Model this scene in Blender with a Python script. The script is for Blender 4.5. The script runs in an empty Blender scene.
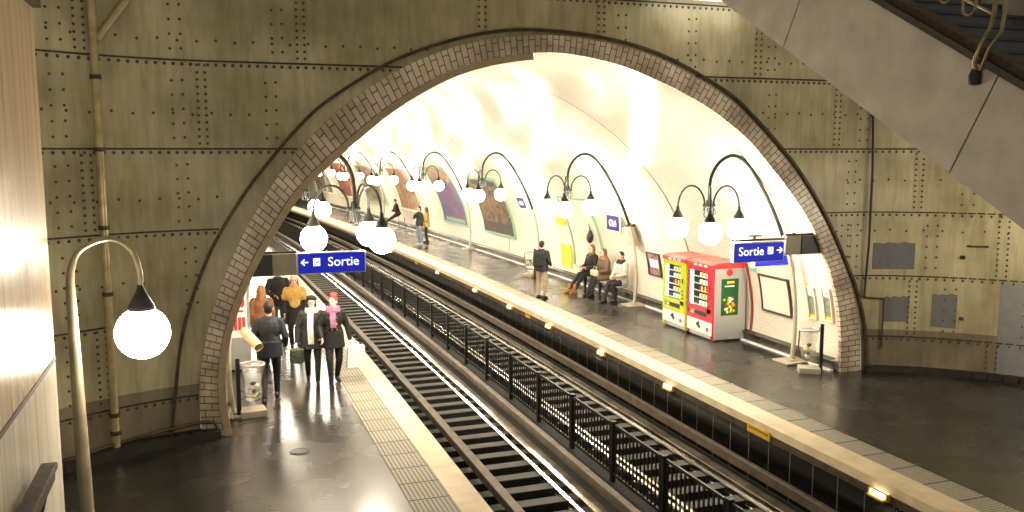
import bpy, bmesh, math, random
from mathutils import Vector, Matrix, Euler
random.seed(7)
PI = math.pi
S = bpy.context.scene
C = S.collection

# ------------------------------------------------------------------ camera, world, exposure
cd = bpy.data.cameras.new('camera'); cam = bpy.data.objects.new('camera', cd); C.objects.link(cam)
cam.location = (0, 0, 4.45)
cam.rotation_euler = (math.radians(90 - 6.98), 0, math.radians(-19.36))
cd.sensor_width = 36; cd.lens = 36 * 870 / 1024; cd.clip_start = 0.05; cd.clip_end = 300
S.camera = cam
wd = bpy.data.worlds.new('world'); S.world = wd; wd.use_nodes = True
wd.node_tree.nodes['Background'].inputs[0].default_value = (1.0, 0.88, 0.66, 1)
wd.node_tree.nodes['Background'].inputs[1].default_value = 0.05
S.view_settings.view_transform = 'Standard'; S.view_settings.look = 'None'
S.view_settings.gamma = 1; S.view_settings.use_curve_mapping = False
S.view_settings.exposure = 2.62
GLOBE = 17.0          # strength of every globe lamp
GLOBE_COL = (1.0, 0.87, 0.69)
S.cycles.max_bounces = 8; S.cycles.diffuse_bounces = 5; S.cycles.glossy_bounces = 4
S.cycles.use_light_tree = True
S.cycles.sample_clamp_indirect = 6

# ------------------------------------------------------------------ materials
def nt(m): return m.node_tree.nodes, m.node_tree.links
def mat(name, col, rough=0.6, metal=0.0, var=0.0, vscale=6.0, bump=0.0, bscale=60.0, spec=0.5, emit=None, estr=1.0):
    m = bpy.data.materials.new(name); m.use_nodes = True
    N, L = nt(m); b = N['Principled BSDF']
    b.inputs['Base Color'].default_value = (*col, 1); b.inputs['Roughness'].default_value = rough
    b.inputs['Metallic'].default_value = metal; b.inputs['Specular IOR Level'].default_value = spec
    if var or bump:
        tc = N.new('ShaderNodeTexCoord')
    if var:
        n = N.new('ShaderNodeTexNoise'); n.inputs['Scale'].default_value = vscale; n.inputs['Detail'].default_value = 6
        L.new(tc.outputs['Object'], n.inputs['Vector'])
        r = N.new('ShaderNodeValToRGB')
        r.color_ramp.elements[0].position = 0.3; r.color_ramp.elements[1].position = 0.7
        r.color_ramp.elements[0].color = (*[c * (1 - var) for c in col], 1)
        r.color_ramp.elements[1].color = (*[min(1, c * (1 + var)) for c in col], 1)
        L.new(n.outputs['Fac'], r.inputs['Fac']); L.new(r.outputs['Color'], b.inputs['Base Color'])
    if bump:
        n2 = N.new('ShaderNodeTexNoise'); n2.inputs['Scale'].default_value = bscale
        L.new(tc.outputs['Object'], n2.inputs['Vector'])
        bp = N.new('ShaderNodeBump'); bp.inputs['Strength'].default_value = bump; bp.inputs['Distance'].default_value = 0.01
        L.new(n2.outputs['Fac'], bp.inputs['Height']); L.new(bp.outputs['Normal'], b.inputs['Normal'])
    if emit:
        b.inputs['Emission Color'].default_value = (*emit, 1); b.inputs['Emission Strength'].default_value = estr
    return m

def mat_brick(name, c1, c2, mortar, bw, rh, ms, rough=0.25, bump=0.3, swap=False, dirt=0.0, bias=0.0, offset=0.5):
    m = mat(name, c1, rough); N, L = nt(m); b = N['Principled BSDF']
    uv = N.new('ShaderNodeUVMap'); br = N.new('ShaderNodeTexBrick'); br.offset = offset
    br.inputs['Color1'].default_value = (*c1, 1); br.inputs['Color2'].default_value = (*c2, 1); br.inputs['Mortar'].default_value = (*mortar, 1)
    br.inputs['Scale'].default_value = 1; br.inputs['Brick Width'].default_value = bw; br.inputs['Row Height'].default_value = rh
    br.inputs['Mortar Size'].default_value = ms; br.inputs['Bias'].default_value = bias
    L.new(uv.outputs['UV'], br.inputs['Vector'])
    out = br.outputs['Color']
    if dirt:
        n = N.new('ShaderNodeTexNoise'); n.inputs['Scale'].default_value = 1.6; n.inputs['Detail'].default_value = 8
        tc = N.new('ShaderNodeTexCoord'); L.new(tc.outputs['Object'], n.inputs['Vector'])
        r = N.new('ShaderNodeValToRGB'); r.color_ramp.elements[0].position = 0.38; r.color_ramp.elements[1].position = 0.62
        r.color_ramp.elements[0].color = (1 - dirt, 1 - dirt * 1.05, 1 - dirt * 1.1, 1); r.color_ramp.elements[1].color = (1, 1, 1, 1)
        L.new(n.outputs['Fac'], r.inputs['Fac'])
        mx = N.new('ShaderNodeMixRGB'); mx.blend_type = 'MULTIPLY'; mx.inputs['Fac'].default_value = 1
        L.new(out, mx.inputs['Color1']); L.new(r.outputs['Color'], mx.inputs['Color2']); out = mx.outputs['Color']
    L.new(out, b.inputs['Base Color'])
    bp = N.new('ShaderNodeBump'); bp.inputs['Strength'].default_value = bump; bp.inputs['Distance'].default_value = 0.004; bp.invert = True
    L.new(br.outputs['Fac'], bp.inputs['Height']); L.new(bp.outputs['Normal'], b.inputs['Normal'])
    return m

def mat_wall():
    # old olive paint on riveted iron, stains and vertical runs, grey-brown dado of its own paint below
    m = mat('olive_paint_on_iron', (.3, .27, .15), 0.42); N, L = nt(m); b = N['Principled BSDF']
    tc = N.new('ShaderNodeTexCoord')
    mp = N.new('ShaderNodeMapping'); mp.inputs['Scale'].default_value = (7, 7, 1.1); L.new(tc.outputs['Object'], mp.inputs['Vector'])
    st = N.new('ShaderNodeTexNoise'); st.inputs['Scale'].default_value = 1; st.inputs['Detail'].default_value = 8; st.inputs['Roughness'].default_value = .65
    L.new(mp.outputs[0], st.inputs['Vector'])
    bl = N.new('ShaderNodeTexNoise'); bl.inputs['Scale'].default_value = .9; bl.inputs['Detail'].default_value = 7
    L.new(tc.outputs['Object'], bl.inputs['Vector'])
    r1 = N.new('ShaderNodeValToRGB'); e = r1.color_ramp.elements
    e[0].position = .3; e[0].color = (.33, .285, .16, 1); e[1].position = .72; e[1].color = (.66, .60, .385, 1)
    L.new(bl.outputs['Fac'], r1.inputs['Fac'])
    r2 = N.new('ShaderNodeValToRGB'); e = r2.color_ramp.elements
    e[0].position = .32; e[0].color = (.74, .72, .68, 1); e[1].position = .6; e[1].color = (1.05, 1.05, 1.02, 1)
    L.new(st.outputs['Fac'], r2.inputs['Fac'])
    mx = N.new('ShaderNodeMixRGB'); mx.blend_type = 'MULTIPLY'; mx.inputs['Fac'].default_value = 1
    L.new(r1.outputs['Color'], mx.inputs['Color1']); L.new(r2.outputs['Color'], mx.inputs['Color2'])
    sx = N.new('ShaderNodeSeparateXYZ'); L.new(tc.outputs['Object'], sx.inputs[0])
    # dado paint edge (height in metres)
    lt = N.new('ShaderNodeMath'); lt.operation = 'LESS_THAN'; lt.inputs[1].default_value = 0.86; L.new(sx.outputs['Z'], lt.inputs[0])
    m2 = N.new('ShaderNodeMixRGB'); m2.blend_type = 'MULTIPLY'; m2.inputs['Color2'].default_value = (.50, .46, .52, 1)
    L.new(lt.outputs[0], m2.inputs['Fac']); L.new(mx.outputs['Color'], m2.inputs['Color1'])
    L.new(m2.outputs['Color'], b.inputs['Base Color'])
    bp = N.new('ShaderNodeBump'); bp.inputs['Strength'].default_value = .25; bp.inputs['Distance'].default_value = .02
    L.new(bl.outputs['Fac'], bp.inputs['Height']); L.new(bp.outputs['Normal'], b.inputs['Normal'])
    return m

def mat_boards(name, c, dark, step=.32):
    m = mat(name, c, .22); N, L = nt(m); b = N['Principled BSDF']
    tc = N.new('ShaderNodeTexCoord'); sx = N.new('ShaderNodeSeparateXYZ'); L.new(tc.outputs['Object'], sx.inputs[0])
    dv = N.new('ShaderNodeMath'); dv.operation = 'DIVIDE'; dv.inputs[1].default_value = step; L.new(sx.outputs['Y'], dv.inputs[0])
    fr = N.new('ShaderNodeMath'); fr.operation = 'FRACT'; L.new(dv.outputs[0], fr.inputs[0])
    lt = N.new('ShaderNodeMath'); lt.operation = 'LESS_THAN'; lt.inputs[1].default_value = .03; L.new(fr.outputs[0], lt.inputs[0])
    mp = N.new('ShaderNodeMapping'); mp.inputs['Scale'].default_value = (5, 7, .5); L.new(tc.outputs['Object'], mp.inputs['Vector'])
    n = N.new('ShaderNodeTexNoise'); n.inputs['Scale'].default_value = 1.2; n.inputs['Detail'].default_value = 8; L.new(mp.outputs[0], n.inputs['Vector'])
    r = N.new('ShaderNodeValToRGB'); e = r.color_ramp.elements
    e[0].position = .3; e[0].color = (*[k * .72 for k in c], 1); e[1].position = .65; e[1].color = (*c, 1); L.new(n.outputs['Fac'], r.inputs['Fac'])
    mx = N.new('ShaderNodeMixRGB'); mx.inputs['Color2'].default_value = (*dark, 1); L.new(lt.outputs[0], mx.inputs['Fac']); L.new(r.outputs['Color'], mx.inputs['Color1'])
    L.new(mx.outputs['Color'], b.inputs['Base Color'])
    return m

def mat_floor():
    m = mat('dark_glossy_asphalt', (.03, .028, .024), .2, spec=.5); N, L = nt(m); b = N['Principled BSDF']
    tc = N.new('ShaderNodeTexCoord')
    n = N.new('ShaderNodeTexNoise'); n.inputs['Scale'].default_value = .9; n.inputs['Detail'].default_value = 4; L.new(tc.outputs['Object'], n.inputs['Vector'])
    mr = N.new('ShaderNodeMapRange'); mr.inputs[1].default_value = .3; mr.inputs[2].default_value = .7; mr.inputs[3].default_value = .20; mr.inputs[4].default_value = .33
    L.new(n.outputs['Fac'], mr.inputs[0]); L.new(mr.outputs[0], b.inputs['Roughness'])
    r = N.new('ShaderNodeValToRGB'); e = r.color_ramp.elements
    e[0].position = .35; e[0].color = (.012, .012, .011, 1); e[1].position = .7; e[1].color = (.034, .032, .028, 1)
    L.new(n.outputs['Fac'], r.inputs['Fac']); L.new(r.outputs['Color'], b.inputs['Base Color'])
    n2 = N.new('ShaderNodeTexNoise'); n2.inputs['Scale'].default_value = 26; L.new(tc.outputs['Object'], n2.inputs['Vector'])
    bp = N.new('ShaderNodeBump'); bp.inputs['Strength'].default_value = .10; bp.inputs['Distance'].default_value = .01
    L.new(n2.outputs['Fac'], bp.inputs['Height']); L.new(bp.outputs['Normal'], b.inputs['Normal'])
    return m

def mat_art(name, cols, scale=2.0, detail=3, dist=1.5, seed=0.0, rough=.3):
    # abstract picture: a noise through a many-coloured ramp
    cols = [tuple(c * .62 for c in q) for q in cols] if len(cols) > 3 else cols
    m = mat(name, cols[0], rough); N, L = nt(m); b = N['Principled BSDF']
    tc = N.new('ShaderNodeUVMap'); mp = N.new('ShaderNodeMapping'); mp.inputs['Location'].default_value = (seed, seed * 1.7, seed)
    L.new(tc.outputs['UV'], mp.inputs['Vector'])
    n = N.new('ShaderNodeTexNoise'); n.inputs['Scale'].default_value = scale; n.inputs['Detail'].default_value = detail; n.inputs['Distortion'].default_value = dist
    L.new(mp.outputs[0], n.inputs['Vector'])
    r = N.new('ShaderNodeValToRGB'); e = r.color_ramp.elements; r.color_ramp.interpolation = 'LINEAR'
    k = len(cols)
    e[0].position = .3; e[0].color = (*cols[0], 1); e[1].position = .7; e[1].color = (*cols[-1], 1)
    for i in range(1, k - 1):
        q = e.new(.3 + .4 * i / (k - 1)); q.color = (*cols[i], 1)
    L.new(n.outputs['Fac'], r.inputs['Fac']); L.new(r.outputs['Color'], b.inputs['Base Color'])
    return m

M = {}
M['wall'] = mat_wall()
M['seam'] = mat('grimy_plate_seam', (.055, .045, .025), .5, var=.5, vscale=12)
M['rivet'] = mat('dark_rivet_head', (.085, .07, .035), .45, var=.4, vscale=10)
M['tile'] = mat_brick('cream_glazed_tile', (.72, .68, .585), (.69, .645, .55), (.60, .54, .43), .15, .075, .005, rough=.16, bump=.35)
M['ring'] = mat_brick('beige_glazed_brick', (.92, .80, .62), (.80, .67, .50), (.15, .10, .07), .27, .105, .008, rough=.3, bump=.5, dirt=.45)
M['floor'] = mat_floor(); M['floor'].node_tree.nodes['Principled BSDF'].inputs['Specular IOR Level'].default_value = .85
M['cream'] = mat('cream_stone', (.72, .60, .40), .55, var=.14, vscale=3)
M['tactile'] = mat_brick('tactile_slab', (.40, .37, .28), (.34, .31, .24), (.05, .05, .04), .58, .62, .016, rough=.6, bump=.6, offset=0)
M['black_tile'] = mat_brick('black_wall_tile', (.005, .005, .005), (.008, .007, .006), (.14, .13, .11), .55, .9, .010, rough=.25, offset=0)
M['baseboard'] = mat('black_plinth_tile', (.05, .045, .04), .25, var=.3)
M['ballast'] = mat('trackbed', (.010, .009, .007), .9, var=.5, vscale=14, bump=.8, bscale=30)
M['sleeper'] = mat('oily_timber', (.017, .016, .012), .6, var=.4, vscale=8)
M['rust'] = mat('rusty_steel', (.085, .062, .038), .5, .3, var=.4, vscale=5)
M['steel'] = mat('worn_bright_steel', (.30, .28, .24), .2, .9, var=.6, vscale=2.2)
M['rail'] = mat('polished_rail', (.85, .82, .75), .2, 1.0)
M['fence'] = mat('black_iron', (.008, .007, .006), .5, .3)
M['board'] = mat_boards('varnished_boards', (.80, .60, .38), (.22, .15, .08))
M['board_pale'] = mat_boards('pale_boards', (.78, .72, .56), (.4, .33, .22))
M['pipe'] = mat('painted_pipe', (.52, .43, .22), .3, .3, var=.25)
M['darkpipe'] = mat('dark_conduit', (.05, .035, .025), .5, .2)
M['conduit'] = mat('tan_conduit', (.50, .38, .24), .4, var=.1)
M['stringer'] = mat('grey_painted_concrete', (.50, .455, .385), .6, var=.16, vscale=3, bump=.15)
M['grime'] = mat('grimy_ledge', (.030, .023, .017), .6, var=.4, vscale=6)
M['step'] = mat('blue_grey_step', (.10, .115, .15), .6, var=.2)
M['nosing'] = mat('step_nosing', (.05, .05, .055), .5)
M['wood_old'] = mat('old_dark_wood', (.075, .05, .032), .75, spec=.2, var=.4, vscale=20)
M['lamp_green'] = mat('dark_green_lamp_iron', (.010, .013, .009), .45, .2)
M['lamp_pole'] = mat('bronze_lamp_pole', (.33, .27, .17), .3, .6, var=.2)
M['lamp_pole_near'] = mat('worn_lamp_pole', (.42, .36, .24), .3, .6, var=.2)
M['globe'] = mat('opal_globe', (1, 1, 1), .2, emit=GLOBE_COL, estr=GLOBE)
M['tube'] = mat('lit_tube', (1, 1, 1), .3, emit=(1, .95, .85), estr=1.6)
M['edge_glow'] = mat('lit_edge_lamp', (1, 1, 1), .3, emit=(1, .78, .6), estr=.9)
M['blue'] = mat('sign_blue', (.012, .02, .42), .25, emit=(.01, .02, .5), estr=.10)
M['blue_deep'] = mat('name_plate_blue', (.012, .008, .14), .3)
M['white'] = mat('white_enamel', (.85, .85, .83), .3)
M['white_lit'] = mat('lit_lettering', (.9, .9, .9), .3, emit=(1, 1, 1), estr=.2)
M['black'] = mat('black_plastic', (.015, .015, .016), .4)
M['beige_metal'] = mat('beige_metal', (.40, .36, .27), .45, var=.1)
M['dark_metal'] = mat('dark_grey_metal', (.045, .05, .05), .4, .3)
M['grey_patch'] = mat('grey_paint_patch', (.17, .17, .175), .6, var=.1)
M['grey_pale'] = mat('pale_grey_paint', (.25, .25, .245), .5, var=.1)
M['red'] = mat('red_lacquer', (.62, .05, .045), .25)
M['pink_red'] = mat('rose_red_lacquer', (.60, .035, .06), .25)
M['lime'] = mat('lime_yellow_lacquer', (.50, .62, .015), .25)
M['silver'] = mat('silver_sheet', (.52, .52, .50), .35, .5)
M['glass_dark'] = mat('machine_glass', (.03, .045, .05), .08)
M['aqua_lit'] = mat('lit_pale_aqua_panel', (.6, .8, .8), .3, emit=(.6, .95, 1), estr=.2)
M['shelf'] = mat('machine_shelf', (.55, .6, .6), .4)
M['green_ad'] = mat('green_ad', (.008, .10, .03), .3)
M['yellow'] = mat('yellow_enamel', (.85, .72, .05), .35)
M['orange_sign'] = mat('amber_plate', (.75, .48, .04), .4)
M['green_frame'] = mat('pale_green_frame', (.25, .45, .32), .35)
M['brown_frame'] = mat('dark_frame', (.05, .04, .035), .35)
M['redbrown'] = mat('oxide_red_paint', (.22, .035, .03), .4)
M['bag_clear'] = mat('clear_bag', (.75, .75, .68), .15)
bpn = M['bag_clear'].node_tree.nodes['Principled BSDF']; bpn.inputs['Transmission Weight'].default_value = .6; bpn.inputs['IOR'].default_value = 1.05; bpn.inputs['Alpha'].default_value = .38
M['seatpl'] = mat('grey_bench_seat', (.25, .27, .24), .4)

# ------------------------------------------------------------------ mesh collector
class MB:
    def __init__(s): s.v = []; s.f = []; s.uv = []; s.mi = []; s.cur = 0
    def face(s, pts, uv=None):
        i = len(s.v); s.v += [tuple(p) for p in pts]; s.f.append(tuple(range(i, i + len(pts))))
        s.uv.append(uv or [(p[0], p[2]) for p in pts]); s.mi.append(s.cur)
    def mesh(s, verts, faces, uvs=None):
        i = len(s.v); s.v += [tuple(p) for p in verts]
        for k, f in enumerate(faces):
            s.f.append(tuple(i + a for a in f))
            s.uv.append(uvs[k] if uvs else [(verts[a][0], verts[a][2]) for a in f]); s.mi.append(s.cur)
        return s
    def box(s, c, d, rot=None, bevel=0.0):
        x, y, z = d[0] / 2, d[1] / 2, d[2] / 2
        R = rot if rot is not None else Matrix.Identity(3)
        c = Vector(c)
        if bevel:
            bm = bmesh.new(); bmesh.ops.create_cube(bm, size=1)
            for v in bm.verts: v.co = Vector((v.co.x * d[0], v.co.y * d[1], v.co.z * d[2]))
            bmesh.ops.bevel(bm, geom=list(bm.edges), offset=bevel, segments=2, profile=.6, affect='EDGES')
            bm.verts.ensure_lookup_table(); vs = [c + R @ v.co for v in bm.verts]
            fs = [[v.index for v in f.verts] for f in bm.faces]; bm.free()
            return s.mesh(vs, fs)
        vs = [c + R @ Vector((sx * x, sy * y, sz * z)) for sx in (-1, 1) for sy in (-1, 1) for sz in (-1, 1)]
        fs = [(0, 1, 3, 2), (4, 6, 7, 5), (0, 4, 5, 1), (2, 3, 7, 6), (0, 2, 6, 4), (1, 5, 7, 3)]
        return s.mesh(vs, fs)
    def tube(s, pts, r, seg=8, cap=True):
        pts = [Vector(p) for p in pts]; n = len(pts)
        rs = r if isinstance(r, (list, tuple)) else [r] * n
        vs = []; fs = []
        t0 = (pts[1] - pts[0]).normalized()
        up = Vector((0, 0, 1)) if abs(t0.z) < .9 else Vector((1, 0, 0))
        a = t0.cross(up).normalized()
        for i in range(n):
            t = (pts[min(i + 1, n - 1)] - pts[max(i - 1, 0)]).normalized()
            a = (a - t * a.dot(t)).normalized(); b = t.cross(a)
            for k in range(seg):
                q = 2 * PI * k / seg; vs.append(pts[i] + (a * math.cos(q) + b * math.sin(q)) * rs[i])
        for i in range(n - 1):
            for k in range(seg):
                k2 = (k + 1) % seg; fs.append((i * seg + k, i * seg + k2, (i + 1) * seg + k2, (i + 1) * seg + k))
        if cap: fs.append(tuple(range(seg))[::-1]); fs.append(tuple((n - 1) * seg + k for k in range(seg)))
        return s.mesh(vs, fs)
    def lathe(s, prof, seg=24, o=(0, 0, 0)):
        vs = []; fs = []; n = len(prof)
        for (r, z) in prof:
            for k in range(seg):
                q = 2 * PI * k / seg; vs.append((o[0] + r * math.cos(q), o[1] + r * math.sin(q), o[2] + z))
        for i in range(n - 1):
            for k in range(seg):
                k2 = (k + 1) % seg; fs.append((i * seg + k, i * seg + k2, (i + 1) * seg + k2, (i + 1) * seg + k))
        fs.append(tuple(range(seg))[::-1]); fs.append(tuple((n - 1) * seg + k for k in range(seg)))
        return s.mesh(vs, fs)
    def ell(s, c, r, seg=14, rings=9, rot=None):
        vs = []; fs = []; c = Vector(c); R = rot if rot is not None else Matrix.Identity(3)
        if not isinstance(r, (list, tuple)): r = (r, r, r)
        for i in range(1, rings):
            th = PI * i / rings
            for k in range(seg):
                q = 2 * PI * k / seg
                vs.append(c + R @ Vector((r[0] * math.sin(th) * math.cos(q), r[1] * math.sin(th) * math.sin(q), r[2] * math.cos(th))))
        a = len(vs); vs.append(c + R @ Vector((0, 0, r[2]))); vs.append(c - R @ Vector((0, 0, r[2])))
        for i in range(rings - 2):
            for k in range(seg):
                k2 = (k + 1) % seg; fs.append((i * seg + k, (i + 1) * seg + k, (i + 1) * seg + k2, i * seg + k2))
        for k in range(seg):
            k2 = (k + 1) % seg; fs.append((a, k, k2)); fs.append((a + 1, (rings - 2) * seg + k2, (rings - 2) * seg + k))
        return s.mesh(vs, fs)
    def cap(s, p0, r0, p1, r1, seg=12):      # tapered capsule
        p0 = Vector(p0); p1 = Vector(p1); d = p1 - p0; L = d.length
        if L < 1e-5: return s.ell(p0, r0)
        t = d / L; pts = []; rs = []
        for k in range(0, 5):
            q = PI / 2 * k / 4; pts.append(p0 - t * r0 * math.cos(q)); rs.append(max(r0 * math.sin(q), r0 * .05))
        for k in range(0, 5):
            q = PI / 2 * k / 4; pts.append(p1 + t * r1 * math.sin(q)); rs.append(max(r1 * math.cos(q), r1 * .05))
        return s.tube(pts, rs, seg)
    def prism(s, poly, y0, y1, axis='y'):    # extrude an outline in (a, b)
        n = len(poly)
        if axis == 'y': P = lambda a, b, y: (a, y, b)
        elif axis == 'x': P = lambda a, b, y: (y, a, b)
        else: P = lambda a, b, y: (a, b, y)
        vs = [P(a, b, y0) for a, b in poly] + [P(a, b, y1) for a, b in poly]
        fs = [tuple(range(n)), tuple(range(2 * n - 1, n - 1, -1))] + [(i, (i + 1) % n, n + (i + 1) % n, n + i) for i in range(n)]
        return s.mesh(vs, fs)
    def build(s, name, m, parent=None, smooth=False, normals=True):
        me = bpy.data.meshes.new(name); me.from_pydata(s.v, [], s.f)
        for x in (m if isinstance(m, (list, tuple)) else [m]): me.materials.append(x)
        ul = me.uv_layers.new(name='UVMap'); k = 0; flat = []
        for u in s.uv:
            for a in u: flat += [a[0], a[1]]
        ul.data.foreach_set('uv', flat)
        me.polygons.foreach_set('material_index', s.mi)
        if normals:
            bm = bmesh.new(); bm.from_mesh(me); bmesh.ops.recalc_face_normals(bm, faces=bm.faces); bm.to_mesh(me); bm.free()
        if smooth:
            me.polygons.foreach_set('use_smooth', [True] * len(me.polygons))
            if smooth != 'all': me.set_sharp_from_angle(angle=math.radians(40))
        me.update()
        o = bpy.data.objects.new(name, me); C.objects.link(o)
        if parent: o.parent = parent
        return o

def tag(o, label=None, cat=None, group=None, kind=None):
    if label: o['label'] = label
    if cat: o['category'] = cat
    if group: o['group'] = group
    if kind: o['kind'] = kind
    return o
def thing(name, label, cat, loc=(0, 0, 0), rz=0, group=None):
    o = bpy.data.objects.new(name, None); C.objects.link(o); o.empty_display_size = .1
    o.location = loc; o.rotation_euler = (0, 0, rz)
    return tag(o, label, cat, group)
def struct(o): o['kind'] = 'structure'; return o
def dup(r, loc=None, rz=None, label=None, group=None):
    def cp(o, par):
        c = o.copy(); C.objects.link(c); c.parent = par
        for ch in list(o.children): cp(ch, c)
        return c
    c = cp(r, None)
    if loc is not None: c.location = loc
    if rz is not None: c.rotation_euler = (0, 0, rz)
    if label: c['label'] = label
    if group: c['group'] = group
    return c
def text_mesh(txt, size, m, parent, mtx, name='lettering', depth=.004, bold=0.0, label=None):
    cu = bpy.data.curves.new(name, 'FONT'); cu.body = txt; cu.size = size; cu.extrude = depth; cu.offset = bold; cu.resolution_u = 4
    t = bpy.data.objects.new(name, cu); C.objects.link(t)
    dg = bpy.context.evaluated_depsgraph_get(); me = bpy.data.meshes.new_from_object(t.evaluated_get(dg))
    bpy.data.objects.remove(t); bpy.data.curves.remove(cu)
    xs = [v.co.x for v in me.vertices]; ys = [v.co.y for v in me.vertices]
    me.transform(Matrix.Translation((-(min(xs) + max(xs)) / 2, -(min(ys) + max(ys)) / 2, 0))); me.transform(mtx)
    me.materials.clear(); me.materials.append(m)
    o = bpy.data.objects.new(name, me); C.objects.link(o); o.parent = parent
    if label: o['label'] = label
    return o

# ------------------------------------------------------------------ station geometry
RC = 560.0
def sh(s): return 0 if s < 15 else (s - 15) ** 2 / (2 * RC)
def W(s, t, z): return Vector((t - sh(s), s, z))
def ang(s): return 0 if s < 15 else (s - 15) / RC
def wy(x):
    if x < .2:
        return 14 - .16 * (x - .2) ** 2 if x > -3 else 14 - .16 * 3.2 ** 2 + (x + 3) * .9
    if x > 11.9:
        d = x - 11.9; return 14 - .12 * d - .20 * d * d if d < 3.4 else 14 - .12 * 3.4 - .2 * 3.4 ** 2 - (d - 3.4) * 1.5
    return 14.0
def catmull(P, n=6):
    out = []
    for i in range(len(P) - 1):
        p0 = P[max(i - 1, 0)]; p1 = P[i]; p2 = P[i + 1]; p3 = P[min(i + 2, len(P) - 1)]
        for k in range(n):
            t = k / n
            out.append(tuple(.5 * ((2 * p1[j]) + (-p0[j] + p2[j]) * t + (2 * p0[j] - 5 * p1[j] + 4 * p2[j] - p3[j]) * t * t + (-p0[j] + 3 * p1[j] - 3 * p2[j] + p3[j]) * t ** 3) for j in range(len(p1))))
    out.append(tuple(P[-1])); return out
INN = catmull([(.12, 0), (.05, .7), (.13, 1.45), (.37, 2.2), (.76, 2.98), (1.36, 3.87), (2.2, 4.66), (3.05, 5.3), (4.1, 5.82), (5.42, 6.07), (6.54, 5.98), (7.52, 5.71), (8.55, 5.28), (9.3, 4.82), (9.76, 4.45), (10.5, 3.68), (11.0, 3.08), (11.3, 2.58), (11.6, 1.92), (11.8, 1.25), (11.89, .6), (11.9, 0)])
VLT = catmull([(6.03 - w, z) for w, z in ((5.83, 0), (5.93, .7), (5.82, 1.5), (5.6, 2.2), (5.2, 3.0), (4.78, 3.6), (4.33, 4.1), (3.72, 4.7), (2.85, 5.3), (1.95, 5.76), (1.0, 6.08), (0, 6.2))] + [(6.03 + w, z) for w, z in ((1.0, 6.08), (1.95, 5.76), (2.85, 5.3), (3.72, 4.7), (4.33, 4.1), (4.78, 3.6), (5.2, 3.0), (5.6, 2.2), (5.84, 1.5), (5.96, .7), (5.9, 0))], 5)
OUT = catmull([(-.2, 0), (-.22, .7), (-.11, 1.45), (.12, 2.25), (.57, 3.25), (1.22, 4.24), (2.05, 5.08), (3.0, 5.72), (4.1, 6.16), (5.42, 6.36), (6.6, 6.28), (7.72, 6.02), (9.0, 5.43), (9.6, 4.99), (10.2, 4.46), (10.7, 3.94), (11.3, 3.15), (11.8, 2.3), (12.12, 1.6), (12.32, .8), (12.38, 0)])
SS = [14.0, 14.5] + [15 + 2.5 * i for i in range(34)]      # to s = 97.5
def arclen(P):
    a = [0]
    for i in range(1, len(P)): a.append(a[-1] + math.dist(P[i], P[i - 1]))
    return a
def sweep(mb, prof, ss, flip=False, closed=False, u0=0):
    al = arclen(prof)
    n = len(prof); rows = [[W(s, x, z) for x, z in prof] for s in ss]
    vs = [p for r in rows for p in r]; fs = []; uv = []
    for i in range(len(ss) - 1):
        for k in range(n - 1 + (1 if closed else 0)):
            k2 = (k + 1) % n
            fs.append((i * n + k, i * n + k2, (i + 1) * n + k2, (i + 1) * n + k))
            a0 = al[k]; a1 = al[k2] if k2 else al[k] + .1
            uv.append([(ss[i], a0), (ss[i], a1), (ss[i + 1], a1), (ss[i + 1], a0)])
    mb.mesh(vs, fs, uv)
    if closed: mb.mesh(rows[0], [tuple(range(n))]); mb.mesh(rows[-1], [tuple(range(n))])
    return mb
def wall_x(z):      # x of the right tunnel wall at height z
    for i in range(len(VLT) // 2, len(VLT) - 1):
        (x0, z0), (x1, z1) = VLT[i], VLT[i + 1]
        if z1 <= z <= z0: return x0 + (x1 - x0) * (z0 - z) / max(z0 - z1, 1e-6)
    return 11.93

# vault
vault = struct(sweep(MB(), VLT, SS).build('ceiling', M['tile'], smooth='all', normals=False))
mb = MB(); n = len(INN); s = SS[-1]
mb.mesh([W(s, x, z) for x, z in VLT] + [W(s, VLT[-1][0], -1.2), W(s, VLT[0][0], -1.2)], [tuple(range(len(VLT) + 2))])
struct(mb.build('wall_far', M['darkpipe']))
# thin expansion joints round the vault
for k, s0 in enumerate((19.6, 33.5, 48.5)):
    struct(sweep(MB(), [(6 + (x - 6) * .998, z * .998) for x, z in VLT], [s0, s0 + .045]).build('trim_%d' % (k + 1), M['rust'], smooth='all'))

# end wall of the shaft with the arch opening
mb = MB(); xs = sorted(set([round(x, 3) for x, z in OUT] + [-9 + .25 * i for i in range(36)] + [12.5 + .2 * i for i in range(30)]))
def arch_top(x):
    best = 0
    for i in range(len(OUT) - 1):
        (x0, z0), (x1, z1) = OUT[i], OUT[i + 1]
        if min(x0, x1) <= x <= max(x0, x1) and abs(x1 - x0) > 1e-6:
            best = max(best, z0 + (z1 - z0) * (x - x0) / (x1 - x0))
    return best
ZT = 9.6
for a, b in zip(xs[:-1], xs[1:]):
    za, zb = arch_top(a), arch_top(b)
    mb.face([(a, wy(a), za), (b, wy(b), zb), (b, wy(b), ZT), (a, wy(a), ZT)])
# inner leaf of the left jamb where the arch curves back in
wall = struct(mb.build('wall_end', M['wall'], normals=False))

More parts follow.
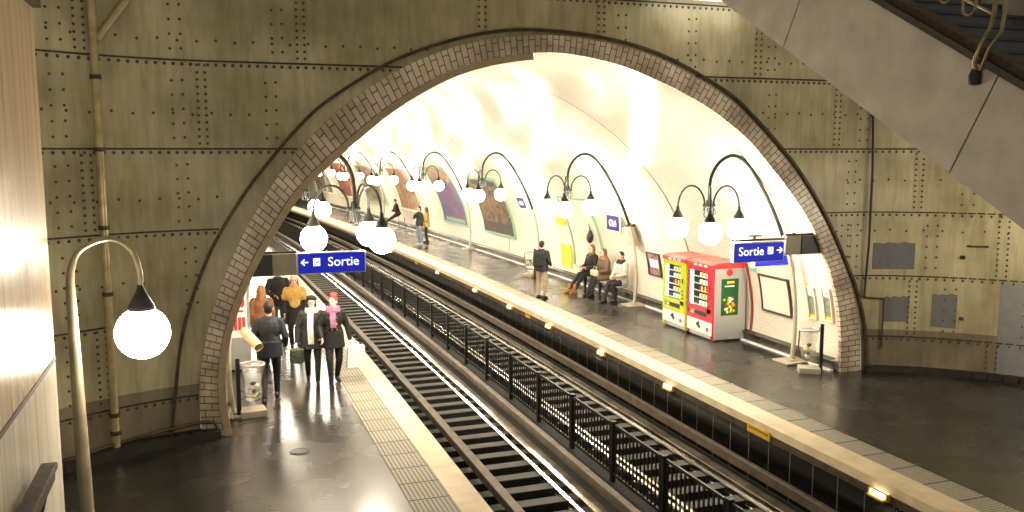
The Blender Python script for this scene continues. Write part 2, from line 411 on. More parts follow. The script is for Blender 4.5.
# rivets and seams of the iron plates
rv = MB()
def rivet(x, z, r=.021, dy=0.0):
    if arch_top(x) > z - .02 and -.25 < x < 12.45: return
    y = wy(x) - dy; r *= 1.12; h = r * .6; seg = 6; i = []
    vs = [(x + r * math.cos(2 * PI * k / seg), y + .002, z + r * math.sin(2 * PI * k / seg)) for k in range(seg)]
    vs += [(x + r * .6 * math.cos(2 * PI * k / seg), y - h, z + r * .6 * math.sin(2 * PI * k / seg)) for k in range(seg)]
    fs = [(k, (k + 1) % seg, seg + (k + 1) % seg, seg + k) for k in range(seg)] + [tuple(range(seg, 2 * seg))]
    rv.mesh(vs, fs)
sm = MB(); vm = MB()
def hseam(z, x0, x1):
    x = x0
    while x < x1:
        xb = min(x + .12, x1); xm = (x + xb) / 2
        if not (arch_top(xm) > z - .03 and -.3 < xm < 12.5):
            R = Matrix.Rotation(math.atan2(wy(xb) - wy(x), xb - x), 3, 'Z')
            sm.box((xm, wy(xm) - .004, z), (.135, .018, .026), R)
            rivet(xm, z - .055, .026)
        x += .12
def vseam(x, z0, z1):
    z = z0 + .06
    for q in (-.048, .048):
        zz = max(z0, arch_top(x) + .03 if -.25 < x < 12.45 else z0)
    if zz < z1: vm.box((x, wy(x) - .003, (zz + z1) / 2), (.17, .016, z1 - zz), Matrix.Rotation(math.atan2(wy(x + .1) - wy(x - .1), .2), 3, 'Z'))
    while z < z1:
        rivet(x - .055, z, .022, .01); rivet(x + .055, z, .022, .01); z += .105
def vdots(x, z0, z1):
    z = z0 + .12
    while z < z1 - .05: rivet(x - .075, z); rivet(x + .075, z + .01); z += .21
def hdots(z, x0, x1):
    x = x0
    while x < x1: rivet(x, z + .015 * math.sin(x * 9), .022); x += .27
for z in (7.02, 5.76, 4.46): hseam(z, -5, 15.6)
hseam(3.24, -5, .16); hseam(3.22, 10.9, 15.6); hseam(1.9, -5, -1.0); hseam(1.95, 11.8, 15.6); hseam(.68, -5, -.2); hseam(.72, 12.4, 15.6)
for x in (-1.56, 1.47, 6.55, 9.75): vseam(x, 5.78, 7.0)
for x in (0.0, 11.6): vseam(x, 4.48, 5.74)
for x in (-1.56, 13.2): vseam(x, 3.26, 4.44)
for x in (14.35,): vseam(x, 1.97, 3.2)
for x in (-1.5, 13.2): vseam(x, .74, 1.9)
for x in (14.3,): vseam(x, .05, .7)
vseam(3.9, 7.04, 8.6); vseam(-.2, 7.04, 8.6); vseam(7.9, 7.04, 8.6); vseam(4.4, 6.4, 7.0)
for x in (-1.85, -.34, 1.12, 6.95, 8.35, 10.05, 11.5): vdots(x, 5.8, 7.0)
for x in (-1.85, -.34, 1.0, 10.1, 12.2): vdots(x, 4.5, 5.7)
for x in (-1.85, -.32, 12.0, 13.9): vdots(x, 3.26, 4.4)
for x in (-1.83, -.26, 13.45, 11.9, 12.1, 14.75): vdots(x, 2.0, 3.2)
for x in (-1.85, 13.75, 14.7): vdots(x, .75, 1.9)
hdots(6.05, -2.2, 15); hdots(4.98, -5, .9); hdots(5.12, 9.9, 15); hdots(3.72, -2, .2); hdots(3.85, 11.9, 15); hdots(2.86, 11.7, 15); hdots(2.5, -2, -.9)
vm.build('plate_strip', M['wall'], wall)
sm.build('plate_seam', M['seam'], wall)
rv.build('rivets', M['rivet'], wall)['kind'] = 'stuff'
# riveted flange that follows the arch, away from the brick at the left foot
FL = catmull([(-.66, 0), (-.58, .62), (-.4, 1.75), (0.0, 2.84), (.5, 3.69), (.95, 4.28), (1.44, 4.84), (1.9, 5.24), (2.8, 5.8), (3.7, 6.16), (4.6, 6.38), (5.42, 6.44), (6.6, 6.36), (7.78, 6.09), (9.07, 5.5), (9.68, 5.05), (10.28, 4.51), (10.78, 3.99), (11.38, 3.2), (11.88, 2.33), (12.2, 1.62), (12.4, .8), (12.46, 0)], 8)
fm = MB()
for i in range(len(FL) - 1):
    (x0, z0), (x1, z1) = FL[i], FL[i + 1]
    d = Vector((x1 - x0, 0, z1 - z0)); L_ = d.length; a = math.atan2(d.z, d.x); xm, zm = (x0 + x1) / 2, (z0 + z1) / 2
    R = Matrix.Rotation(-a, 3, 'Y')
    fm.box((xm, wy(xm) - .03, zm), (L_ * 1.06, .07, .05), R)
    yy = wy(xm) - .05
    if i % 1 == 0: fm.ell((xm, yy, zm + .0), (.026, .03, .026), 6, 4)
fm.build('arch_flange', M['rust'], wall)

# brick ring: front face, soffit and outer lip
def resample(P, n):
    al = arclen(P); T = al[-1]; out = []; j = 0
    for k in range(n + 1):
        t = T * k / n
        while j < len(al) - 2 and al[j + 1] < t: j += 1
        f = (t - al[j]) / max(al[j + 1] - al[j], 1e-9); out.append((P[j][0] + (P[j + 1][0] - P[j][0]) * f, P[j][1] + (P[j + 1][1] - P[j][1]) * f))
    return out
A = resample(INN, 120); B = resample(OUT, 120); aa = arclen(A)
mb = MB(); YF = 13.93
for i in range(120):
    (x0, z0), (x1, z1), (X0, Z0), (X1, Z1) = A[i], A[i + 1], B[i], B[i + 1]
    l0 = math.dist((x0, z0), (X0, Z0)); l1 = math.dist((x1, z1), (X1, Z1))
    mb.face([(x0, YF, z0), (x1, YF, z1), (X1, YF, Z1), (X0, YF, Z0)], [(0, aa[i]), (0, aa[i + 1]), (.36, aa[i + 1]), (.36, aa[i])])
    mb.face([(X0, YF, Z0), (X1, YF, Z1), (X1, 14.05, Z1), (X0, 14.05, Z0)], [(0, aa[i]), (0, aa[i + 1]), (.1, aa[i + 1]), (.1, aa[i])])
    mb.face([(x0, YF, z0), (x0, 14.02, z0), (x1, 14.02, z1), (x1, YF, z1)], [(0, aa[i]), (.1, aa[i]), (.1, aa[i + 1]), (0, aa[i + 1])])
struct(mb.build('trim_4', M['ring']))
# cable duct along the left soffit edge, it stops just past the crown
def offset_in(P, d):
    out = []
    for i, p in enumerate(P):
        a = P[max(i - 1, 0)]; b = P[min(i + 1, len(P) - 1)]; t = Vector((b[0] - a[0], b[1] - a[1])).normalized()
        out.append((p[0] + t.y * d, p[1] - t.x * d))
    return out
I2 = offset_in(A, .06)
mb = MB()
prev = None
for i in range(0, 57):
    x, z = I2[i]
    if prev:
        px, pz = prev; a = math.atan2(z - pz, x - px); L_ = math.dist((x, z), prev)
        mb.box(((x + px) / 2, 13.95, (z + pz) / 2), (L_ * 1.05, .12, .11), Matrix.Rotation(-a, 3, 'Y'))
    prev = (x, z)
tag(mb.build('cable_duct', M['conduit']), 'tan cable duct following the left inner edge of the brick arch', 'duct')

# painted patches and small ironmongery on the right of the end wall
def wall_patch(name, pts, m, thick=.012):
    mb = MB(); n = 8
    x0 = min(p[0] for p in pts); x1 = max(p[0] for p in pts)
    top = lambda x: pts[0][1] + (pts[1][1] - pts[0][1]) * (x - x0) / (x1 - x0)
    bot = lambda x: pts[3][1] + (pts[2][1] - pts[3][1]) * (x - x0) / (x1 - x0)
    for k in range(n):
        a = x0 + (x1 - x0) * k / n; b = x0 + (x1 - x0) * (k + 1) / n
        w0 = .018 * math.sin(k * 2.3); w1 = .018 * math.sin((k + 1) * 2.3)
        for (ya, yb) in ((0, thick),):
            vs = [(a, wy(a) - yb, bot(a)), (b, wy(b) - yb, bot(b)), (b, wy(b) - yb, top(b) + w1), (a, wy(a) - yb, top(a) + w0),
                  (a, wy(a) + .01, bot(a)), (b, wy(b) + .01, bot(b)), (b, wy(b) + .01, top(b) + w1), (a, wy(a) + .01, top(a) + w0)]
            mb.mesh(vs, [(0, 1, 2, 3), (4, 7, 6, 5), (0, 4, 5, 1), (3, 2, 6, 7), (0, 3, 7, 4), (1, 5, 6, 2)])
    return mb.build(name, m, wall)
wall_patch('paint_patch', [(12.49, 2.60), (13.17, 2.62), (13.2, 2.09), (12.51, 2.08)], M['grey_patch'])
wall_patch('paint_patch', [(12.74, 1.52), (13.14, 1.54), (13.16, 1.03), (12.77, 1.02)], M['grey_patch'])
wall_patch('paint_patch', [(13.5, 1.60), (13.82, 1.62), (13.84, .94), (13.52, .95)], M['grey_patch'])
wall_patch('paint_panel', [(14.36, 1.9), (15.6, 1.9), (15.6, .1), (14.36, .1)], M['grey_pale'])
mb = MB(); x = 13.87; mb.tube([(x, wy(x) + .01, 2.36), (x, wy(x) - .05, 2.36)], .04, 10); mb.build('wall_plug', M['black'], wall)
x = 13.9; mb = MB(); mb.tube([(x, wy(x) + .01, 1.15), (x, wy(x) - .05, 1.15)], .035, 10); mb.build('wall_plug', M['rust'], wall)
mb = MB(); mb.tube([(13.92, wy(13.92) - .04, 2.58), (14.17, wy(14.17) - .04, 2.59)], .02, 8)
for x in (13.94, 14.15): mb.tube([(x, wy(x) + .01, 2.585), (x, wy(x) - .045, 2.585)], .022, 8)
tag(mb.build('grab_bar', M['rust']), 'short rusty bar handle fixed on the riveted wall right of the arch', 'handle')

# pipes on the end wall
def wp(x, z, d=.1): return (x, wy(x) - d, z)
t = thing('wall_pipe', 'tall olive pipe running down the riveted wall left of the arch', 'pipe', (0, 0, 0))
MB().tube([wp(-1.38, z) for z in (0.0, 2, 4, 6, 8.5)], .058, 12).build('pipe_run', M['pipe'], t, smooth=True)
MB().tube([wp(-1.34, 5.95, .12), wp(-.9, 6.6, .12), wp(.1, 8.2, .12)], .05, 10).build('pipe_branch', M['pipe'], t, smooth=True)
for z in (5.45, 4.45, 3.35, 2.4, .62, .35):
    MB().tube([wp(-1.38, z - .03), wp(-1.38, z + .03)], .075, 12).build('pipe_collar', M['rust'], t, smooth=True)
mb = MB(); mb.tube([wp(12.33, 5.15, .05), wp(12.34, 4), wp(12.34, 2.6), wp(12.33, 1.52, .05)], .022, 8)
mb.tube([wp(12.32, 1.52, .05), wp(12.5, 1.5, .05), wp(12.7, 1.49, .05)], .018, 8); mb.tube([wp(12.7, 1.5, .05), wp(12.7, .48, .05)], .018, 8)
mb.ell(wp(12.31, 5.2, .06), .06, 8, 6)
tag(mb.build('wall_conduit', M['darkpipe'], smooth=True), 'thin dark conduit stepping down the riveted wall right of the arch', 'conduit')
mb = MB(); pts = [wp(.02, .02, .16), wp(.02, .18, .16), wp(-.02, .26, .16), wp(-.12, .28, .14)] + [wp(-.3 - .25 * i, .27 - .02 * i, .12) for i in range(8)]
mb.tube(pts, .028, 8); tag(mb.build('low_pipe', M['rust'], smooth=True), 'low rusty pipe along the wall foot left of the arch', 'pipe')
# plinth at the wall foot
mb = MB()
for i in range(24):
    a = -5 + .21 * i; b = a + .215
    mb.box(((a + b) / 2, wy((a + b) / 2) - .12, .07), (.24, .26, .14), Matrix.Rotation(math.atan2(wy(b) - wy(a), b - a), 3, 'Z'))
for i in range(18):
    a = 12.45 + .18 * i; b = a + .18
    mb.box(((a + b) / 2, wy((a + b) / 2) - .05, .06), (.24, .14, .12), Matrix.Rotation(math.atan2(wy(b) - wy(a), b - a), 3, 'Z'))
struct(mb.build('baseboard_end', M['grime']))
# skirting in the tunnel
for nm, pr in (('baseboard_right', [(11.9, 0), (11.82, 0), (11.80, .2), (11.74, .22), (11.88, .26)]), ('baseboard_left', [(.12, .26), (.26, .22), (.2, .2), (.22, 0), (.1, 0)])):
    struct(sweep(MB(), pr, [14.05] + SS[1:]).build(nm, M['baseboard']))
mb = MB()
sweep(mb, [(11.82, 0), (11.82, .03), (11.74, .03), (11.74, 0)], [14.05] + SS[1:], closed=True)
struct(mb.build('trim_5', M['white']))

# platforms and track pit
XL, XR, ZB = 3.19, 8.42, -1.1
s2 = [-6, 0, 5, 10, 14] + SS[1:]
def strip(name, x0, x1, z, m, ss=s2):
    mb = MB()
    for a, b in zip(ss[:-1], ss[1:]):
        mb.face([W(a, x0, z), W(a, x1, z), W(b, x1, z), W(b, x0, z)], [(a, x0), (a, x1), (b, x1), (b, x0)])
    return mb.build(name, m, normals=False)
mb = MB(); mb.face([(-9, -6, 0), (2.3, -6, 0), (2.3, 14, 0), (-9, 14, 0)])
for a, b in zip(SS[:-1], SS[1:]): mb.face([W(a, 0, 0), W(a, 2.3, 0), W(b, 2.3, 0), W(b, 0, 0)])
struct(mb.build('floor', M['floor'], normals=False))
mb = MB(); mb.face([(9.3, -6, 0), (19, -6, 0), (19, 14, 0), (9.3, 14, 0)])
for a, b in zip(SS[:-1], SS[1:]): mb.face([W(a, 9.3, 0), W(a, 12.1, 0), W(b, 12.1, 0), W(b, 9.3, 0)])
struct(mb.build('floor', M['floor'], normals=False))
def tact(name, x0, x1):
    mb = MB()
    sweep(mb, [(x0, -.02), (x0, .012), (x1, .012), (x1, -.02)], s2)
    return struct(mb.build(name, M['tactile']))
tact('trim_6', 2.28, 2.84); tact('trim_7', 8.84, 9.32)
# raised dots on the tactile slabs (nearest ones)
mb = MB()
def dots(x0, x1, s0, s1):
    nx = 9
    s = s0
    while s < s1:
        for i in range(nx):
            x = x0 + (x1 - x0) * (i + .5) / nx
            p = W(s, x, .012); r = .014
            mb.mesh([p + Vector((-r, -r, 0)), p + Vector((r, -r, 0)), p + Vector((r, r, 0)), p + Vector((-r, r, 0)), p + Vector((0, 0, .008))], [(0, 1, 4), (1, 2, 4), (2, 3, 4), (3, 0, 4)])
        s += .058
dots(2.3, 2.82, 9.4, 20); dots(8.86, 9.3, 7.5, 19)
struct(mb.build('trim_8', M['tactile']))
def slab(name, x0, x1, outer):
    mb = MB(); sweep(mb, [(x0, .0), (x0, .014), (x1, .014), (x1, -.12), (x0, -.12)] if outer > 0 else [(x0, -.12), (x0, .014), (x1, .014), (x1, -.12)], s2, closed=True)
    return struct(mb.build(name, M['cream']))
slab('trim_9', 2.82, XL, 1); slab('trim_10', XR, 8.87, -1)
# faces of the platforms above the track: concrete band, then black tiling
for nm, x, d in (('wall_platform_left', XL - .08, 1), ('wall_platform_right', XR + .08, -1)):
    mb = MB()
    for a, b in zip(s2[:-1], s2[1:]):
        mb.face([W(a, x, ZB), W(b, x, ZB), W(b, x, -.1), W(a, x, -.1)], [(a, 0), (b, 0), (b, .89), (a, .89)])
    struct(mb.build(nm, M['black_tile'], normals=False))
for nm, x in (('trim_11', XL - .04), ('trim_12', XR + .04)):
    struct(sweep(MB(), [(x - .035, -.24), (x - .035, -.1), (x + .035, -.1), (x + .035, -.24)], s2, closed=True).build(nm, M['rust']))
struct(strip('floor_track', XL - .2, XR + .2, ZB, M['ballast']))

# rails
def rail(name, x, z, w, h, m, label, cat, group=None, ib=False):
    mb = MB()
    if ib:
        pr = [(x - w / 2, z - h), (x - w / 2, z - h + .02), (x - w / 8, z - h + .04), (x - w / 8, z - .05), (x - w / 2, z - .035), (x - w / 2, z), (x + w / 2, z), (x + w / 2, z - .035), (x + w / 8, z - .05), (x + w / 8, z - h + .04), (x + w / 2, z - h + .02), (x + w / 2, z - h)]
    else: pr = [(x - w / 2, z - h), (x - w / 2, z - .01), (x - w / 2 + .01, z), (x + w / 2 - .01, z), (x + w / 2, z - .01), (x + w / 2, z - h)]
    sweep(mb, pr, s2, closed=True)
    return tag(mb.build(name, m), label, cat, group)
rail('guide_bar', 4.08, -.72, .15, .14, M['rust'], 'brown guide bar nearest the left platform edge', 'rail')
rail('running_rail', 5.12, -.93, .07, .15, M['rail'], 'thin bright rail of the left track beside the wide steel runway', 'rail', ib=True)
rail('runway_beam', 5.36, -.88, .21, .14, M['steel'], 'wide worn steel runway of the left track', 'rail')
rail('guide_bar', 5.60, -.66, .12, .16, M['rust'], 'brown guide bar beside the black fence on the left track', 'rail')
rail('running_rail', 6.58, -.96, .06, .12, M['rail'], 'bright rail seen through the fence, closest to the fence foot', 'rail', ib=True)
rail('running_rail', 6.72, -.96, .06, .12, M['rail'], 'second bright rail seen through the fence, further from its foot', 'rail', ib=True)
rail('running_rail', 7.76, -.93, .06, .15, M['rail'], 'thin bright rail of the right track beyond the fence', 'rail', ib=True)
rail('runway_beam', 7.98, -.88, .21, .14, M['steel'], 'wide steel runway of the right track catching a warm shine', 'rail')
rail('guide_bar', 8.22, -.64, .11, .16, M['rust'], 'brown guide bar below the right platform edge', 'rail')
# supports of the guide bars are part of the bars' beds: small chairs
proto = None
def sleeper(x0, x1, lab, grp, ss):
    mb = MB(); mb.box(((x1 - x0) / 2, 0, 0), (x1 - x0, .24, .13), bevel=.012)
    p = tag(mb.build('sleeper', M['sleeper']), lab, 'sleeper', grp)
    for i, s in enumerate(ss):
        o = p if i == 0 else p.copy()
        if i: C.objects.link(o)
        q = W(s, x0, ZB + .07); o.location = q; o.rotation_euler = (0, 0, ang(s))
ssl = [10.4 + .55 * i for i in range(95)]
sleeper(3.35, 5.28, 'dark timber sleeper lying across the left track bed', 'sleepers of the left track', ssl)
sleeper(6.5, 7.72, 'dark timber sleeper lying across the right track bed behind the fence', 'sleepers of the right track', [x + .2 for x in ssl])

# fence between the tracks
f0 = thing('track_fence', 'low black iron fence of close bars between the two tracks', 'fence', (0, 0, 0))
XF = 6.27; FT = -.08
s = 7.58; k = 0
while s < 75:
    e = s + 1.72
    mb = MB(); mb.box(W(s, XF, (FT + ZB) / 2), (.07, .09, FT - ZB), Matrix.Rotation(ang(s), 3, 'Z')); mb.box(W(s, XF, FT + .01), (.09, .11, .03))
    mb.build('post', M['fence'], f0)
    pm = MB(); nb = 14
    for z in (FT - .03, ZB + .14):
        a = W(s, XF, z); b = W(e, XF, z); c = (a + b) / 2
        pm.box(c, (.035, (b - a).length, .045), Matrix.Rotation(math.atan2(-(b.x - a.x), b.y - a.y), 3, 'Z'))
    for i in range(1, nb):
        pm.box(W(s + (e - s) * i / nb, XF, (FT + ZB) / 2 + .04), (.018, .03, FT - ZB - .12))
    pm.build('fence_panel', M['fence'], f0); s = e; k += 1

# small lamps and plates under the right platform edge
e0 = thing('edge_lamp', 'small lit lamp under the right platform edge', 'lamp', (0, 0, 0), 0, 'lamps under the right platform edge')
mb = MB(); mb.box((-.05, 0, -.20), (.10, .30, .03), bevel=.006); mb.box((-.02, -.16, -.16), (.07, .03, .09)); mb.box((-.02, .16, -.16), (.07, .03, .09)); mb.build('bracket', M['orange_sign'], e0)
mb = MB(); mb.tube([(-.055, -.12, -.15), (-.055, .12, -.15)], .03, 10); mb.build('lamp_tube', M['edge_glow'], e0, smooth=True)
es = [8.97, 14.63, 17.69, 20.87, 23.87, 27.15, 31.62, 39.05, 46.0]
nmz = ['nearest to the bottom right corner', 'before the vending machines', 'before the three seated people', 'between the seated people and the standing man', 'before the man with the backpack', 'on the edge before the brown poster', 'on the edge before the blue poster', 'beyond the yellow plate, towards the standing pair', 'farthest seen one, under the hanging globes']
for i, s in enumerate(es):
    lab = 'small warm lamp under the right platform edge, ' + nmz[i]
    q = W(s, XR, 0)
    if i == 0: e0.location = q; e0['label'] = lab
    else: dup(e0, q, ang(s), lab)
for s, lab in ((11.7, 'amber marker plate under the right platform edge, the near large one'), (22.44, 'amber marker plate under the edge below the standing man'), (34.8, 'small amber marker plate far along the right platform edge')):
    t = thing('marker_plate', lab, 'sign', W(s, XR, 0), ang(s), 'marker plates on the right platform edge')
    L_ = .62 if s < 12 else .34
    MB().box((-.015, 0, -.15), (.03, L_, .14), bevel=.005).build('plate', M['orange_sign'], t)
    for k in range(int(L_ / .06) - 1): MB().box((-.034, -L_ / 2 + .06 + .06 * k, -.13), (.004, .035, .028)).build('marking', M['brown_frame'], t)

# ------------------------------------------------------------------ lamps
def globe_parts(parent, c, r=.225):
    sd = MB().lathe([(.03, .19), (.035, .12), (.10, .0), (.115, -.05), (.09, -.06)], 20, (c[0], c[1], c[2] + r + .035))
    o = sd.build('lamp_shade', M['lamp_green'], parent, smooth=True)
    g = MB().ell(c, r, 28, 18); g.build('globe', M['globe'], parent, smooth='all')
def arc(p0, p1, up, n=14, cx=None):    # lifted curve between two points
    p0 = Vector(p0); p1 = Vector(p1); out = []
    for i in range(n + 1):
        q = PI * i / n; t = .5 - .5 * math.cos(q)
        out.append(p0.lerp(p1, t) + Vector((0, 0, up * math.sin(q))))
    return out
# tripod-headed crook lamp, local frame: foot at 0, arm reaches to -x
HX = -2.12
cl = thing('platform_lamp', 'x', 'lamp', (11.54, 15.0, 0))
mb = MB(); mb.box((0, 0, .02), (.62, .52, .04), bevel=.01); mb.box((0, 0, .055), (.3, .26, .03), bevel=.008)
mb.build('base_plate', M['beige_metal'], cl)
path = catmull([(0, 0, .05), (.04, 0, .8), (-.02, 0, 1.6), (-.2, 0, 2.3), (-.56, 0, 3.13), (-1.02, 0, 3.88), (-1.3, 0, 4.2), (-1.6, 0, 4.33), (-1.88, 0, 4.22), (-2.06, 0, 3.98), (HX, 0, 3.7), (HX, 0, 3.2)], 6)
n = len(path); k = 18
MB().tube(path[:k + 1], [.05 - .012 * i / k for i in range(k + 1)], 12).build('pole', M['beige_metal'], cl, smooth=True)['label'] = 'pale lower pole'
MB().tube(path[k:], [.042 - .012 * i / (n - k) for i in range(n - k)], 12).build('crook', M['lamp_green'], cl, smooth=True)
hb = MB(); hb.lathe([(.02, .12), (.06, .1), (.07, 0), (.05, -.1), (.03, -.22), (.012, -.26)], 16, (HX, 0, 3.35))
for i in range(3):
    q = math.radians((0, 240, 120)[i]); hb.ell((HX + .1 * math.cos(q), .1 * math.sin(q), 3.34), .045, 8, 6)
hb.build('hub', M['lamp_green'], cl, smooth=True)
for i in range(3):
    q = math.radians((0, 240, 120)[i]); u = Vector((math.cos(q), math.sin(q), 0))
    pa = Vector((HX, 0, 3.1)) + u * .1; pb = Vector((HX, 0, 3.2)) + u * .7
    pts = [pa] + [pa.lerp(pb, .5 - .5 * math.cos(PI * k / 12)) * 1.0 + Vector((0, 0, .25 + .42 * math.sin(PI * k / 12) - .18 * (k / 12))) for k in range(13)] + [pb]
    a_ = MB().tube(pts, .02, 8).build('arm', M['lamp_green'], cl, smooth=True)
    globe_parts(cl, (HX + u.x * .7, u.y * .7, 2.86))
    MB().tube([(HX + .03 * u.x, .03 * u.y, 3.1), (HX + u.x * .1, u.y * .1, 3.12), (HX + u.x * .16, u.y * .16, 3.2), (HX + u.x * .1, u.y * .1, 3.32)], .012, 6).build('scroll', M['lamp_green'], cl, smooth=True)
rs = [15.0, 22.1, 29.5, 37.3, 45.2, 53.0, 61.0, 69.0]
rl = ['right of the vending machines', 'right behind the three seated people', 'left of the standing man with a backpack', 'beside the standing pair', 'fifth in the row', 'sixth in the row, above the far posters', 'seventh in the row, deep in the station', 'last one of the row, deepest in the station']
for i, s in enumerate(rs):
    q = W(s, 11.54, 0); lab = 'three-globe crook lamp on the right platform, ' + rl[i]
    if i == 0: cl.location = q; cl.rotation_euler = (0, 0, 0); cl['label'] = lab; cl['group'] = 'three-globe lamps on the right platform'
    else: dup(cl, q, ang(s), lab)
ll = ['large above the blue sign', 'second one, behind the large one', 'third one back', 'fourth one back', 'fifth one back', 'sixth one back', 'farthest one at the deep end']
for i, s in enumerate([15.0, 24.0, 32.5, 40.5, 48.5, 57, 66]):
    lp = dup(cl, W(s, .28 if i == 0 else .5, 0), PI + ang(s), 'three-globe crook lamp on the left platform, ' + ll[i], 'three-globe lamps on the left platform')
    lp.scale = (1, 1, 1.03 if i == 0 else 1)

# single crook lamp near the camera
nl = thing('crook_lamp', 'tall single globe crook lamp standing in front of the riveted wall at left', 'lamp', (-1.0, 7.4, 0))
MB().lathe([(.14, 0), (.14, .05), (.09, .1), (.08, .6), (.06, .65)], 20).build('base', M['lamp_pole_near'], nl, smooth=True)
path = catmull([(0, 0, .5), (-.0, 0, 1.6), (-.01, 0, 2.5), (-.015, 0, 3.2), (-.01, 0, 3.5), (.07, 0, 3.68), (.27, 0, 3.76), (.42, 0, 3.68), (.48, 0, 3.5), (.48, 0, 3.36)], 7)
n = len(path); MB().tube(path, [max(.021, .064 - .043 * i / (n * .55)) for i in range(n)], 14).build('pole', M['lamp_pole_near'], nl, smooth=True)
MB().lathe([(.02, .17), (.034, .12), (.10, .0), (.105, -.03), (.08, -.05)], 24, (.48, 0, 3.22)).build('lamp_shade', M['black'], nl, smooth=True)
MB().ell((.48, 0, 3.0), .208, 32, 20).build('globe', M['globe'], nl, smooth='all')
# two more lamps of the same kind stand on the shaft's platforms outside the picture
dup(nl, (13.9, 9.9, 0), 0, 'tall single globe crook lamp on the right platform before the arch')
dup(nl, (12.9, 7.0, 0), 0, 'tall single globe crook lamp on the right platform, further from the arch')

# ------------------------------------------------------------------ exit signs
def exit_sign(name, label, loc, w, h, flip, rz=0):
    t = thing(name, label, 'sign', loc, rz)
    MB().box((0, 0, 0), (w, .12, h), bevel=.01).build('sign_case', M['silver'], t)
    MB().box((0, -.062, 0), (w - .035, .012, h - .035)).build('sign_face', M['blue'], t)
    R = Matrix.Rotation(PI / 2, 4, 'X'); y = -.07
    sx = -.06 if flip else .13
    text_mesh('Sortie', h * .60, M['white_lit'], t, Matrix.Translation((w * (-.16 if flip else .17), y, h * .06)) @ R, 'lettering', bold=.001)
    ax = w * (.40 if flip else -.39); d = 1 if flip else -1; k = h * .5
    mb = MB(); mb.box((ax, y, h * .06), (k * .62, .006, k * .12))
    for sg in (1, -1):
        mb.box((ax + d * k * .17, y, h * .06 + sg * k * .14), (k * .42, .006, k * .12), Matrix.Rotation(d * sg * PI / 4, 3, 'Y'))
    mb.build('arrow', M['white_lit'], t)
    bx = w * (.22 if flip else -.22)
    MB().box((bx, y, h * .06), (k * .62, .006, k * .72)).build('pictogram', M['white_lit'], t)
    mb = MB()
    for i in range(3): mb.box((bx - k * .17 + i * k * .15, y - .004, h * .06 - k * .18 + i * k * .12), (k * .16, .004, k * .1))
    mb.build('pictogram_mark', M['blue'], t)
    return t
sl = exit_sign('exit_sign', 'blue exit sign with a left arrow hanging over the left platform', (1.865, 14.1, 2.645), 1.09, .345, False)
sr = exit_sign('exit_sign', 'blue exit sign with a right arrow hanging in the arch over the right platform', (9.95, 14.1, 2.50), 1.13, .39, True)
def bracket(label, x0, x1, xb0, xb1, z, h):
    t = thing('sign_bracket', label, 'bracket', ((x0 + x1) / 2, 14.1, z)); c = (x0 + x1) / 2
    MB().box(((xb0 + xb1) / 2 - c, 0, 0), (abs(xb1 - xb0), .14, h), bevel=.008).build('light_box', M['beige_metal'], t)
    a, b = (x0, xb0) if abs(x0 - xb0) > .01 else (xb1, x1)
    MB().box(((a + b) / 2 - c, 0, 0), (abs(b - a), .18, h * .98), bevel=.008).build('bracket_arm', M['dark_metal'], t)
    MB().box((0, 0, h / 2 + .02), (x1 - x0, .05, .035)).build('hanger_bar', M['darkpipe'], t)
    return t
bracket('dark bracket with beige box holding the left exit sign from the arch', .48, 1.31, .94, 1.31, 2.645, .345)
bracket('dark bracket with beige box holding the right exit sign from the arch', 10.56, 11.42, 10.56, 10.90, 2.60, .37)
mb = MB(); mb.box((9.98, 14.1, 2.77), (1.2, .05, .04)); mb.tube([(9.9, 14.1, 2.78), (9.9, 14.1, 2.84)], .03, 8); mb.box((9.9, 14.1, 2.85), (.3, .08, .02)); mb.tube([(10.8, 14.1, 2.78), (10.8, 14.1, 2.88)], .035, 8)
mb.v = [(x - 9.98, y - 14.1, z - 2.54) for x, y, z in mb.v]; mb.build('hanger_bar', M['darkpipe'], sr)
# second sign box right behind, turned to the tunnel
t = thing('exit_sign', 'second blue sign box with white edge hanging just behind the right exit sign', 'sign', (11.15, 15.3, 2.13), 0)
MB().box((0, 0, 0), (.95, .12, .26), bevel=.01).build('sign_case', M['white'], t); MB().box((0, -.062, .01), (.88, .012, .2)).build('sign_face', M['blue'], t)
MB().box((.1, -.07, .04), (.14, .006, .05)).build('pictogram', M['white_lit'], t)
MB().tube([(.3, 0, .13), (.42, 0, .55)], .02, 6).build('hanger', M['darkpipe'], t)

# ------------------------------------------------------------------ things on the right tunnel wall
def on_wall(mb, s0, s1, z0, z1, d0, d1, n=6, uv=None):
    """slab following the curved wall between s0..s1 and z0..z1, standing d0..d1 proud of it"""
    vs = []; fs = []; uvs = []
    for i in range(n + 1):
        z = z0 + (z1 - z0) * i / n; x = wall_x(z)
        for (s, d) in ((s0, d0), (s1, d0), (s1, d1), (s0, d1)): vs.append(W(s, x - d, z - d * .15))
    def U(i, k): return (0 if k in (0, 3) else 1, i / n)
    for i in range(n):
        for k in range(4):
            k2 = (k + 1) % 4; fs.append((i * 4 + k, i * 4 + k2, i * 4 + 4 + k2, i * 4 + 4 + k))
            uvs.append([U(i, k), U(i, k2), U(i + 1, k2), U(i + 1, k)])
    fs.append((0, 1, 2, 3)); uvs.append([(0, 0)] * 4); fs.append(tuple(n * 4 + k for k in range(4))); uvs.append([(0, 1)] * 4)
    mb.mesh(vs, fs, uvs); return mb
